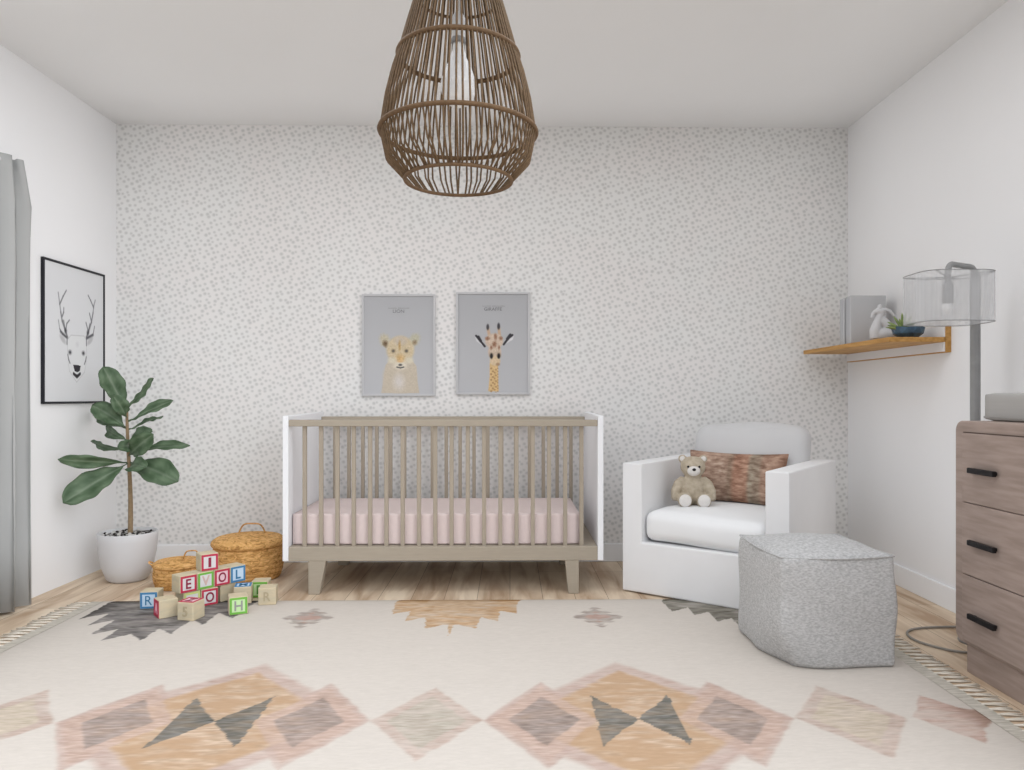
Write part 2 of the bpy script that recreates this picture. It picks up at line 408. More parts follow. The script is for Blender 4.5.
# ------------------------------------------------------------------ rug
def smooth_noise(shape, k):
    a = rng.random(shape)
    for ax, w in ((0, k[0]), (1, k[1])):
        if w > 1:
            ker = np.ones(w) / w
            for _ in range(2):
                a = np.apply_along_axis(lambda q: np.convolve(q, ker, mode='same'), ax, a)
    a -= a.mean(); a /= (a.std() + 1e-9); return a
def rug():
    x0, x1, y0, y1 = -1.82, 1.36, .86, 3.336; cx = -.235; cy = 2.095; st = .0055
    nx = int((x1 - x0) / st); ny = int((y1 - y0) / st)
    xs = np.linspace(x0, x1, nx); ys = np.linspace(y0, y1, ny); X, Y = np.meshgrid(xs, ys)
    n1 = smooth_noise(X.shape, (3, 9)); n2 = smooth_noise(X.shape, (9, 25)); n3 = smooth_noise(X.shape, (30, 60)); nf = smooth_noise(X.shape, (1, 4))
    Xn = X + .0022 * n1 + .0025 * n2; Yn = Y + .003 * smooth_noise(X.shape, (4, 6))
    C = np.zeros(X.shape + (3,)); C[:] = (217, 209, 200)
    C += (nf * 1.6 + n2 * 1.2 + n3 * 1.4)[..., None]
    def blend(a, col, wear=.2, jitter=9):
        a = np.clip(a, 0, 1) * np.clip(1 - wear * (.7 + n1 * .55 + n2 * .35), .25, 1)
        c = np.array(col, float) + (n2 * jitter * .6 + nf * jitter * .6)[..., None] * np.array([1, 1, 1.05])
        C[:] = C * (1 - a[..., None]) + c * a[..., None]
    def dia(x, y, hw, hh): return 1 - (np.abs(Xn - x) / hw + np.abs(Yn - y) / hh)
    S = 13.0
    pink = (197, 174, 163); orange = (204, 179, 154); dark = (116, 114, 108); brown = (160, 146, 138); beige = (206, 193, 174); greyd = (112, 106, 104)
    def poly(pts, a=None):
        inside = np.zeros(X.shape, bool); P = pts; j = len(P) - 1
        for i in range(len(P)):
            xi, yi = P[i]; xj, yj = P[j]
            if yi != yj:
                c = ((yi > Yn) != (yj > Yn)) & (Xn < (xj - xi) * (Yn - yi) / (yj - yi) + xi); inside ^= c
            j = i
        return inside.astype(float)
    for sgn in (-1, 1):
        mx = cx + sgn * .6
        sd = [(mx + .268, 1), (mx - .268, 1)]
        # outer pink silhouette
        blend(dia(mx, cy, .452, .465) * S, pink)
        for sx, _ in sd: blend(dia(sx, cy, .18, .285) * S, pink)
        # orange heart
        blend(dia(mx, cy, .36, .385) * S, orange, .25, 16)
        o = np.clip(dia(mx, cy, .36, .385) * S, 0, 1) * np.clip(.32 + .34 * n2 + .4 * n1 + .5 * (np.abs(Yn - cy) / .385 - .3), 0, .75)
        C[:] = C * (1 - o[..., None]) + np.array((192, 158, 124.)) * o[..., None]
        for sx, _ in sd:
            blend(dia(sx, cy, .16, .25) * S, (199, 174, 160), .2, 12)
            blend(dia(sx, cy, .105, .165) * S, brown, .3, 16)
        for s2 in (-1, 1):
            blend(poly([(mx, cy), (mx + s2 * .118, cy + .17), (mx + s2 * .118, cy - .16)]), dark, .22, 18)
    for k in (-1, 0, 1):
        mx = cx + k * 1.206
        blend(dia(mx, cy, .163, .245) * S, (197, 177, 165), .3, 12)
        blend(dia(mx, cy, .118, .175) * S, (190, 182, 168) if k == 0 else beige, .3, 12)
    for k in (-1, 1):
        blend(dia(cx + k * 1.49, cy, .105, .165) * S, (198, 172, 160), .35, 12)
    # half medallions along both long edges, and the small motifs
    for yy, sg in ((y1, -1), (y0, 1)):
        def T(pts, x): return [(x + p[0], yy + sg * p[1]) for p in pts]
        half = [(.262, .20), (.262, .215), (.19, .17), (.19, .315), (.115, .26), (.10, .41), (.03, .36), (.012, .36), (.0, .51)]
        ps = [(.275, 0)] + half; ps = ps + [(-a, b) for a, b in ps[::-1]]
        blend(poly(T(ps, cx)), (198, 162, 124), .3, 18)
        o = poly(T([(a * .5, b * .55) for a, b in ps], cx)) * .7; blend(o, (204, 178, 150), .2)
        hl = [(.317, .264), (.229, .186), (.229, .35), (.156, .276), (.153, .468), (.08, .396), (.074, .541), (.0, .46)]
        for k in (-1, 1):
            ps = [(.33, 0)] + hl; ps = ps + [(-a, b) for a, b in ps[::-1]]
            if k == 1: ps = [(a * .95, b * .72) for a, b in ps]
            blend(poly(T(ps, cx + k * 1.226)), (112, 108, 106) if k == -1 else (122, 118, 108), .28, 18)
        for k in (-1, 1):
            mx = cx + k * .6; my = yy + sg * .262
            z = np.abs(Yn - my); saw = .012 * np.sign(np.sin(2 * PI * z / .055))
            d = 1 - ((np.abs(Xn - mx) - saw) / .1 + z / .14)
            blend(d * 10, (164, 152, 144), .4, 14); blend((d - .5) * 10, (190, 160, 148), .3)
            if k == 1: pass
    Lc = nlin(np.clip(C * .935, 0, 255))
    root = thing('area_rug', (0, 0, 0), 0, 'large cream area rug with pink, orange and grey diamond medallions on the oak floor', 'rug')
    vs = np.stack([X.ravel(), Y.ravel(), np.full(X.size, .006)], 1)
    I = np.arange(nx * ny).reshape(ny, nx)
    q = np.stack([I[:-1, :-1], I[:-1, 1:], I[1:, 1:], I[1:, :-1]], -1).reshape(-1, 4)
    # skirt down to the floor around the outline
    b = np.concatenate([I[0, :], I[1:, -1], I[-1, -2::-1], I[-2:0:-1, 0]]); nb = len(b)
    sv = vs[b].copy(); sv[:, 2] = 0.0005
    k = np.arange(nb); sq = np.stack([b, len(vs) + k, len(vs) + (k + 1) % nb, np.roll(b, -1)], 1)
    V = np.concatenate([vs, sv]); F = np.concatenate([q, sq])
    me = bpy.data.meshes.new('pile'); me.vertices.add(len(V)); me.vertices.foreach_set('co', V.ravel())
    me.loops.add(F.size); me.loops.foreach_set('vertex_index', F.ravel().astype(np.int32))
    me.polygons.add(len(F)); me.polygons.foreach_set('loop_start', (np.arange(len(F)) * 4).astype(np.int32))
    me.update(calc_edges=True); me.materials.append(attrmat('woven_rug_wool', .95, .07, (60, 400, 1), .1, .15))
    o = bpy.data.objects.new('pile', me); COL.objects.link(o); o.parent = root
    setcol(o, np.concatenate([Lc.reshape(-1, 3), Lc.reshape(-1, 3)[b]]))
    # flat woven bands and tassels at the two short ends
    for sx, xe in ((-1, x0), (1, x1)):
        bm = MB(); a, c = sorted((xe, xe + sx * .05)); bm.box(a, c, y0, y1, .0005, .005); bm.build('woven_band', M['band'], root)
        rest = MB(); n = 70
        for i in range(n):
            y = y0 + (i + .5) * (y1 - y0) / n
            m = MB(); xs_ = xe + sx * .05
            for w in range(3):
                yo = y + (w - 1) * .006; L = .075 + random.uniform(-.012, .014)
                m.tube([(xs_ - sx * .004, y, .004), (xs_ + sx * L * .5, yo + random.uniform(-.003, .003), .0045), (xs_ + sx * L, yo + random.uniform(-.01, .01), .003)], [.003, .003, .0022], 6)
            vis = (sx == 1 and 1.95 < y < 2.75) or (sx == -1 and y > 2.66)
            if vis: m.build('tassel', M['fringe'], root, smooth=True)
            else: rest.v, rest.f, rest.m = (lambda r: (r.v, r.f, r.m))(rest.add(m.v, m.f))
        r = rest.build('fringe', M['fringe'], root, smooth=True); r['kind'] = 'stuff'
rug()

# ------------------------------------------------------------------ crib
def crib():
    x0, x1, y0, y1 = -1.057, .437, 3.452, 4.105; xc, yc = (x0 + x1) / 2, (y0 + y1) / 2
    r = thing('crib', (xc, yc, 0), 0, 'baby crib with washed wood rails and slats and white end panels', 'crib')
    X0, X1, Y0, Y1 = x0 - xc, x1 - xc, y0 - yc, y1 - yc; t = .027
    for s, a in ((-1, X0), (1, X1 - t)):
        e = MB(); e.hexa([(a, Y0, .156), (a + t, Y0, .156), (a + t, Y1, .156), (a, Y1, .156)], [(a, Y0, .832), (a + t, Y0, .832), (a + t, Y1, .838), (a, Y1, .838)])
        o = e.build('end_panel', M['white'], r, bevel=.003); o['label'] = 'white solid end panel'
    MB().box(X0 + t, X1 - t, Y0 + .002, Y1 - .002, .156, .222).build('base_frame', M['crib_wood'], r, bevel=.003)
    MB().box(X0 + t, X1 - t, Y0 + .004, Y0 + .05, .783, .813).build('front_rail', M['crib_wood'], r, bevel=.003)
    MB().box(X0 + t, X1 - t, Y1 - .05, Y1 - .004, .783, .813).build('back_rail', M['crib_wood'], r, bevel=.003)
    n = 18; w = .0095
    for Y in (Y0 + .028, Y1 - .028):
        for i in range(n):
            x = -.961 - xc + i * (.336 + .961) / (n - 1)
            MB().box(x - w, x + w, Y - .008, Y + .008, .218, .787).build('slat', M['crib_slat'], r, bevel=.002)
    for lx0, lx1, bx0, bx1 in ((-.939, -.857, -.939, -.887), (.257, .322, .273, .322)):
        for fy in (0, 1):
            ya, yb = (Y0 + .004, Y0 + .05) if fy == 0 else (Y1 - .05, Y1 - .004)
            lg = MB(); lg.hexa([(bx0 - xc, ya, 0), (bx1 - xc, ya, 0), (bx1 - xc, yb, 0), (bx0 - xc, yb, 0)], [(lx0 - xc, ya, .16), (lx1 - xc, ya, .16), (lx1 - xc, yb, .16), (lx0 - xc, yb, .16)])
            lg.build('leg', M['crib_wood'], r, bevel=.003)
    m = thing('crib_mattress', (-.345, 3.775, .2225), 0, 'blush pink sheeted mattress lying inside the crib', 'mattress')
    MB().soft((-.68, -.275, 0), (.676, .275, .147), .006, (0, 0, .002), 10).build('mattress_cover', M['sheet'], m, smooth=True)
    p = MB()
    for z in (.004,):
        p.tube([(-.67, -.2765, z + .004), (.67, -.2765, z + .004)], .0025, 6)
    p.build('piping', M['sheet'], m, smooth=True)
crib()

# ------------------------------------------------------------------ armchair, cushion, bear, pouf
ANG = -math.atan2(.6018, .7986)
def chair():
    W, S = .775, .775
    r = thing('armchair', (.533, 3.50, .0065), ANG, 'boxy white upholstered armchair angled in the right corner', 'armchair')
    U = [(0, 0), (W, 0), (W, .602), (W - .1, .602), (W - .1, .235), (.1, .235), (.1, .602), (0, .602)]; k = len(U); fm = MB()
    fm.add([(a, 0, b) for a, b in U] + [(a, S, b) for a, b in U], [[0, 1, 4, 5], [1, 2, 3, 4], [0, 5, 6, 7]] + [[k + q for q in f[::-1]] for f in ([0, 1, 4, 5], [1, 2, 3, 4], [0, 5, 6, 7])] + [[(i + 1) % k, i, k + i, k + (i + 1) % k] for i in range(k)])
    fm.build('armrests_and_base', M['chair'], r, bevel=.006, seg=3)
    MB().box(.1, W - .1, S - .06, S, .2, .6).build('back_panel', M['chair'], r, bevel=.006, seg=3)
    MB().soft((.102, .012, .238), (W - .102, .64, .378), .045, (.0, .012, .016), 18,
              fn=lambda p, t: Vector((p.x, p.y, p.z + .006 * math.sin(9 * p.x + 3) * (t[1] < -.2)))).build('seat_cushion', M['chair_seat'], r, smooth=True)
    def lean(p, t):
        return Vector((p.x, p.y + .10 * (p.z / .4) , p.z + .006 * math.sin(p.x * 12 + 1)))
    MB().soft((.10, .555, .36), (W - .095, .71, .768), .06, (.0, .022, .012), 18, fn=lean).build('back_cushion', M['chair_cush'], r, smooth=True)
chair()
def to_world(w, s, z):
    d = (.7986, -.6018); n = (.6018, .7986)
    return (.533 + d[0] * w + n[0] * s, 3.50 + d[1] * w + n[1] * s, z)
def pillow():
    p = to_world(.365, .50, .392)
    r = thing('lumbar_pillow', p, ANG, 'rectangular rust and brown kilim lumbar pillow leaning on the armchair back cushion', 'pillow')
    n = 30; a, b, T = .25, .128, .052; vs = []; fs = []
    tilt = math.radians(-14)
    for side in (-1, 1):
        for j in range(n + 1):
            for i in range(n + 1):
                u = -1 + 2 * i / n; v = -1 + 2 * j / n
                x = u * a * (1 - .05 * (1 - v * v)); z = v * b * (1 - .09 * (1 - u * u))
                th = T * ((1 - u ** 4) * (1 - v ** 4)) ** .55
                y = side * th
                z2 = z * math.cos(tilt) + y * math.sin(tilt); y2 = -z * math.sin(tilt) + y * math.cos(tilt)
                vs.append((x, y2, z2 + b * .985))
    N = (n + 1) ** 2
    for s in (0, 1):
        for j in range(n):
            for i in range(n):
                q = [s * N + j * (n + 1) + i, s * N + j * (n + 1) + i + 1, s * N + (j + 1) * (n + 1) + i + 1, s * N + (j + 1) * (n + 1) + i]
                fs.append(q if s == 0 else q[::-1])
    m = MB(); m.add(vs, fs); m.build('pillow_cover', M['kilim'], r, smooth=True)
    e = MB(); rim = []
    for k in range(4 * n):
        s, t = divmod(k, n); q = -1 + 2 * t / n
        u, v = [(q, -1), (1, q), (-q, 1), (-1, -q)][s]
        x = u * a * (1 - .05 * (1 - v * v)); z = v * b * (1 - .09 * (1 - u * u))
        rim.append((x, -z * math.sin(tilt), z * math.cos(tilt) + b * .985))
    e.tube(rim, .0032, 6, closed=True); e.build('seam', M['kilim'], r, smooth=True)
pillow()

def bear():
    p = to_world(.232, .285, .393)
    r = thing('teddy_bear', p, math.radians(-9), 'beige plush teddy bear sitting on the white armchair seat', 'teddy bear')
    b = MB()
    b.ball((0, 0, .075), (.062, .055, .077))              # trunk
    b.ball((0, .004, .135), (.042, .04, .03))             # neck
    b.ball((0, -.004, .187), (.06, .052, .053))            # head
    for s in (-1, 1):
        b.ball((s * .05, .006, .226), (.021, .012, .021))
        b.tube([(s * .042, 0, .128), (s * .068, -.012, .104), (s * .083, -.028, .07), (s * .086, -.036, .048)], [.022, .026, .025, .02], 14)
        b.ball((s * .086, -.037, .046), .021)
        b.tube([(s * .036, -.01, .032), (s * .042, -.055, .03), (s * .044, -.088, .032)], [.034, .034, .033], 14)
        b.ball((s * .044, -.09, .035), (.034, .018, .036))
    o = b.build('body', M['bear'], r, smooth=True)
    md = o.modifiers.new('re', 'REMESH'); md.mode = 'VOXEL'; md.voxel_size = .0045; md.use_smooth_shade = True
    sm = o.modifiers.new('sm', 'SMOOTH'); sm.factor = .6; sm.iterations = 5
    MB().ball((0, -.047, .172), (.031, .022, .025)).build('muzzle', M['bearw'], r, smooth=True)['label'] = 'white muzzle'
    MB().ball((0, -.069, .18), (.009, .006, .007)).build('nose', M['black'], r, smooth=True)
    for s in (-1, 1):
        MB().ball((s * .026, -.049, .192), .006).build('eye', M['black'], r, smooth=True)
        fp = MB().ball((s * .044, -.103, .036), (.029, .008, .03)).build('foot_pad', M['bearw'], r, smooth=True); fp['label'] = 'white foot pad'
        MB().ball((s * .05, -.005, .227), (.013, .004, .013)).build('inner_ear', M['bearw'], r, smooth=True)
bear()

def pouf():
    r = thing('pouf', (1.095, 2.672, .0065), math.radians(2), 'square grey woven floor pouf in front of the armchair', 'pouf')
    def fn(p, t):
        # slack cloth: lower left corner pulled in, gentle wrinkles
        k = max(0, -t[2]) ** 2 * max(0, -t[0]) ** 2 * (max(0, -t[1]) if t[1] < 0 else 0)
        x = p.x + .055 * k - .012 * max(0, t[2]) * (t[0] < 0) * 0; y = p.y + .03 * k
        w = .0045 * math.sin(17 * p.z + 9 * p.x + 3 * p.y) * (1 - t[2] * t[2])
        top = max(0, t[2]); sc = 1 - .02 * top
        x, y = x * sc, y * sc
        x += w * t[0] + .004 * math.sin(21 * p.y + 5 * p.z); y += w * t[1] + .006 * math.sin(15 * p.x + 4 * p.z) * abs(t[1])
        return Vector((x, y, max(p.z, -.1885)))
    MB().soft((-.2, -.205, 0), (.2, .205, .378), .016, (.014, .012, .03), 26, fn=fn).build('pouf_cover', M['knit'], r, smooth=True)
    e = MB(); n = 20; pts = []
    for k in range(4 * n):
        s, t = divmod(k, n); q = -1 + 2 * t / n; u, v = [(q, -1), (1, q), (-q, 1), (-1, -q)][s]
        dip = .006 * (1 - min(abs(u), abs(v)) ** 2) if True else 0
        pts.append((u * .194 + .0045 * u * (1 - v * v), v * .199 + .0045 * v * (1 - u * u), .376 - dip))
    e.tube(pts, .0035, 6, closed=True); e.build('piping', M['knit'], r, smooth=True)
pouf()

# ------------------------------------------------------------------ prints on the walls
class Paint:
    def __init__(s, w, h, bg, nx, ny):
        s.w, s.h = w, h; s.nx, s.ny = nx, ny
        xs = np.linspace(0, w, nx); ys = np.linspace(0, h, ny); s.X, s.Y = np.meshgrid(xs, ys)
        s.C = np.zeros(s.X.shape + (3,)); s.C[:] = bg
        s.n = smooth_noise(s.X.shape, (3, 3)); s.n2 = smooth_noise(s.X.shape, (9, 7))
    def put(s, a, c, fur=0):
        a = np.clip(a, 0, 1)[..., None]; c = np.array(c, float) + (s.n * fur)[..., None]
        s.C = s.C * (1 - a) + c * a
    def ell(s, cx, cy, rx, ry, c, rot=0, soft=.2, fur=0, jag=0, op=1):
        ca, sa = math.cos(rot), math.sin(rot); dx, dy = s.X - cx, s.Y - cy
        u = (dx * ca + dy * sa) / rx; v = (-dx * sa + dy * ca) / ry
        d = np.sqrt(u * u + v * v) + jag * s.n
        s.put((1 - d) / soft * op if op == 1 else np.clip((1 - d) / soft, 0, 1) * op, c, fur)
    def line(s, pts, w, c, op=1, soft=.5):
        for (x0, y0), (x1, y1) in zip(pts[:-1], pts[1:]):
            dx, dy = x1 - x0, y1 - y0; t = np.clip(((s.X - x0) * dx + (s.Y - y0) * dy) / (dx * dx + dy * dy + 1e-12), 0, 1)
            d = np.hypot(s.X - x0 - t * dx, s.Y - y0 - t * dy)
            s.put(np.clip((w - d) / (w * soft), 0, 1) * op, c)
    def poly(s, P, c, fur=0, op=1):
        ins = np.zeros(s.X.shape, bool); j = len(P) - 1
        for i in range(len(P)):
            xi, yi = P[i]; xj, yj = P[j]
            if yi != yj: ins ^= ((yi > s.Y) != (yj > s.Y)) & (s.X < (xj - xi) * (s.Y - yi) / (yj - yi) + xi)
            j = i
        s.put(ins * op, c, fur)
    def mesh(s, name, W, Hh, mat_, parent, conv):
        """conv(u, v) -> local point, u to the right, v up"""
        vs = [conv(x / s.w * W, (1 - y / s.h) * Hh) for x, y in zip(s.X.ravel(), s.Y.ravel())]
        nx = s.nx; fs = [[j * nx + i, (j + 1) * nx + i, (j + 1) * nx + i + 1, j * nx + i + 1] for j in range(s.ny - 1) for i in range(nx - 1)]
        m = MB(); m.add(vs, fs); o = m.build(name, mat_, parent); setcol(o, nlin(np.clip(s.C, 0, 255)).reshape(-1, 3)); return o
M['print'] = attrmat('printed_paper', .75)

def text_mesh(body, size, name, m, parent, mw, sx=1, depth=.0006, align='CENTER', bold=0):
    cu = bpy.data.curves.new(name, 'FONT'); cu.body = body; cu.size = size; cu.align_x = align; cu.align_y = 'CENTER'; cu.extrude = depth; cu.offset = bold
    tmp = bpy.data.objects.new('tmp', cu); COL.objects.link(tmp)
    dg = bpy.context.evaluated_depsgraph_get(); dg.update()
    me = bpy.data.meshes.new_from_object(tmp.evaluated_get(dg)); COL.objects.unlink(tmp); bpy.data.objects.remove(tmp)
    me.name = name; me.materials.clear(); me.materials.append(m)
    xs = [v.co.x for v in me.vertices]; ys = [v.co.y for v in me.vertices]
    mx = (min(xs) + max(xs)) / 2; my = (min(ys) + max(ys)) / 2
    for v in me.vertices: v.co = mw @ Vector(((v.co.x - mx) * sx, v.co.y - my, v.co.z))
    o = bpy.data.objects.new(name, me); COL.objects.link(o); o.parent = parent; return o
def frame_ring(x0, x1, z0, z1, w, d):
    m = MB()
    m.box(x0, x0 + w, -d, 0, z0, z1); m.box(x1 - w, x1, -d, 0, z0, z1)
    m.box(x0 + w, x1 - w, -d, 0, z0, z0 + w); m.box(x0 + w, x1 - w, -d, 0, z1 - w, z1)
    return m
M['ink'] = mat('grey_ink', (120, 120, 122), .8, var=.02)
M['ink_light'] = mat('faint_grey_ink', (160, 160, 162), .8, var=.02)

def tiny_line(parent, z, w):
    m = MB(); x = -w / 2; q = random.Random(3)
    while x < w / 2:
        l = q.uniform(.003, .006)
        if q.random() > .15: m.box(x, x + l, -.0137, -.0132, z - .003, z + .003 + q.uniform(-.001, .001))
        x += l + .0022
    m.build('small_lettering', M['ink_light'], parent)
def lion():
    W, Hh = .407, .566
    r = thing('framed_print', (-.62, YB, .926), 0, 'framed lion cub print on the wallpapered wall above the crib', 'framed print', 'animal prints above the crib')
    p = Paint(73.5, 102, (184, 185, 188), 222, 306)
    K = lambda x, y: ((370 + x / 9.63) - 361.5, (320 + y / 9.63) - 294)
    def e(cx, cy, rx, ry, c, **k): a = K(cx, cy); p.ell(a[0], a[1], rx / 9.63, ry / 9.63, c, **k)
    p.C += np.linspace(-6, 6, p.ny)[:, None, None]
    body = (198, 187, 170); fur = (206, 190, 160)
    P = [K(140, 440), K(120, 560), K(95, 725), K(485, 725), K(465, 600), K(455, 450), K(400, 380), K(190, 380)]
    p.poly(P, body, 3)
    e(285, 560, 190, 190, body, soft=.25, fur=3); e(275, 610, 85, 120, (212, 206, 200), soft=.8, fur=3)
    e(132, 195, 68, 88, (194, 186, 164), rot=-.35, soft=.5, fur=5, jag=.05); e(435, 188, 66, 88, (190, 186, 166), rot=.45, soft=.5, fur=5, jag=.05)
    e(140, 228, 38, 50, (118, 100, 80), rot=-.5, soft=.7, fur=8); e(435, 215, 34, 40, (146, 128, 104), rot=.5, soft=.8, fur=8)
    e(290, 290, 155, 155, fur, soft=.18, fur=5); e(290, 200, 90, 60, (196, 184, 168), soft=.6, fur=4)
    e(283, 245, 18, 75, (186, 154, 104), soft=.8, fur=6); e(290, 375, 62, 65, (206, 172, 122), soft=.8, fur=6)
    e(205, 395, 60, 45, (214, 206, 186), soft=.6, fur=3); e(380, 395, 60, 45, (214, 206, 186), soft=.6, fur=3)
    e(290, 445, 90, 58, (218, 210, 194), soft=.5, fur=3)
    for x in (218, 352): e(x, 300, 30, 30, (160, 142, 116), soft=.7); e(x, 300, 21, 19, (98, 94, 90), soft=.8)
    e(290, 405, 42, 18, (214, 180, 134), soft=.7); e(290, 440, 26, 16, (96, 94, 92), soft=.6)
    p.line([K(255, 462), K(290, 470), K(325, 462)], .9, (90, 88, 86))
    f = .011
    p.mesh('print', W - 2 * f, Hh - 2 * f, M['print'], r, lambda u, v: (-W / 2 + f + u, -.013, f + v))
    frame_ring(-W / 2, W / 2, 0, Hh, f, .02).build('frame', M['greyframe'], r, bevel=.001)
    MB().box(-W / 2 + .003, W / 2 - .003, -.0125, -.001, .003, Hh - .003).build('backing', M['greyframe'], r)
    mw = Matrix.Translation((-.0, -.0136, .566 * .833)) @ Matrix.Rotation(PI / 2, 4, 'X')
    tiny_line(r, .566 * .862, .115)
    text_mesh('LION', .026, 'title_lettering', M['ink'], r, mw, 1.1, .0003)
def giraffe():
    W, Hh = .411, .570
    r = thing('framed_print', (-.0945, YB, .934), 0, 'framed giraffe print on the wallpapered wall above the crib', 'framed print', 'animal prints above the crib')
    p = Paint(74, 102.5, (182, 183, 186), 222, 308)
    p.C += np.linspace(-6, 6, p.ny)[:, None, None]
    K = lambda x, y: ((465 + x / 8.75) - 456, (310 + y / 8.75) - 292)
    def e(cx, cy, rx, ry, c, **k): a = K(cx, cy); p.ell(a[0], a[1], rx / 8.75, ry / 8.75, c, **k)
    neck = (214, 184, 136)
    p.poly([K(212, 470), K(212, 600), K(200, 730), K(298, 730), K(294, 600), K(290, 470)], neck, 5)
    for k in range(9):
        y = 520 + k * 26
        e(232 + 16 * (k % 2) - 4, y, 13, 12, (176, 140, 100), soft=.5); e(272 - 12 * (k % 2), y + 12, 12, 11, (178, 142, 102), soft=.5); e(290, y, 7, 10, (170, 134, 96), soft=.6)
    for pts, b in (([(75, 225), (110, 215), (150, 270), (178, 325), (130, 300), (90, 270)], 1), ([(440, 215), (400, 205), (365, 255), (338, 310), (390, 280), (430, 255)], -1)):
        p.poly([K(*q) for q in pts], (210, 210, 212), 3)
    p.line([K(88, 222), K(118, 256), K(168, 318)], 1.5, (62, 60, 64)); p.line([K(108, 232), K(130, 268)], 2.0, (62, 60, 64))
    p.line([K(425, 215), K(388, 244), K(344, 300)], 1.5, (62, 60, 64)); p.line([K(405, 214), K(378, 250)], 2.0, (62, 60, 64))
    p.line([K(197, 150), K(212, 230)], 2.1, (196, 170, 146)); p.line([K(298, 150), K(306, 220)], 2.1, (196, 170, 146))
    e(196, 142, 17, 36, (78, 76, 80), soft=.5); e(297, 135, 18, 40, (76, 74, 78), soft=.5)
    e(256, 270, 92, 78, (204, 184, 166), soft=.2, fur=5); e(260, 370, 68, 85, (202, 184, 166), soft=.2, fur=5)
    for x, y, rx, ry in ((268, 230, 20, 42), (318, 245, 24, 24), (192, 246, 30, 24), (258, 300, 28, 40), (228, 330, 16, 26), (300, 330, 14, 26)): e(x, y, rx, ry, (148, 112, 92), soft=.7, fur=10)
    e(264, 450, 56, 52, (214, 192, 160), soft=.25, fur=4); e(290, 482, 26, 20, (170, 140, 112), soft=.6)
    for x in (230, 298): e(x, 400, 27, 34, (150, 132, 116), soft=.6); e(x, 407, 17, 32, (44, 42, 44), soft=.5)
    f = .011
    p.mesh('print', W - 2 * f, Hh - 2 * f, M['print'], r, lambda u, v: (-W / 2 + f + u, -.013, f + v))
    frame_ring(-W / 2, W / 2, 0, Hh, f, .02).build('frame', M['greyframe'], r, bevel=.001)
    MB().box(-W / 2 + .003, W / 2 - .003, -.0125, -.001, .003, Hh - .003).build('backing', M['greyframe'], r)
    mw = Matrix.Translation((-.0, -.0136, .57 * .835)) @ Matrix.Rotation(PI / 2, 4, 'X')
    tiny_line(r, .57 * .864, .12)
    text_mesh('GIRAFFE', .026, 'title_lettering', M['ink'], r, mw, 1.05, .0003)
lion(); giraffe()

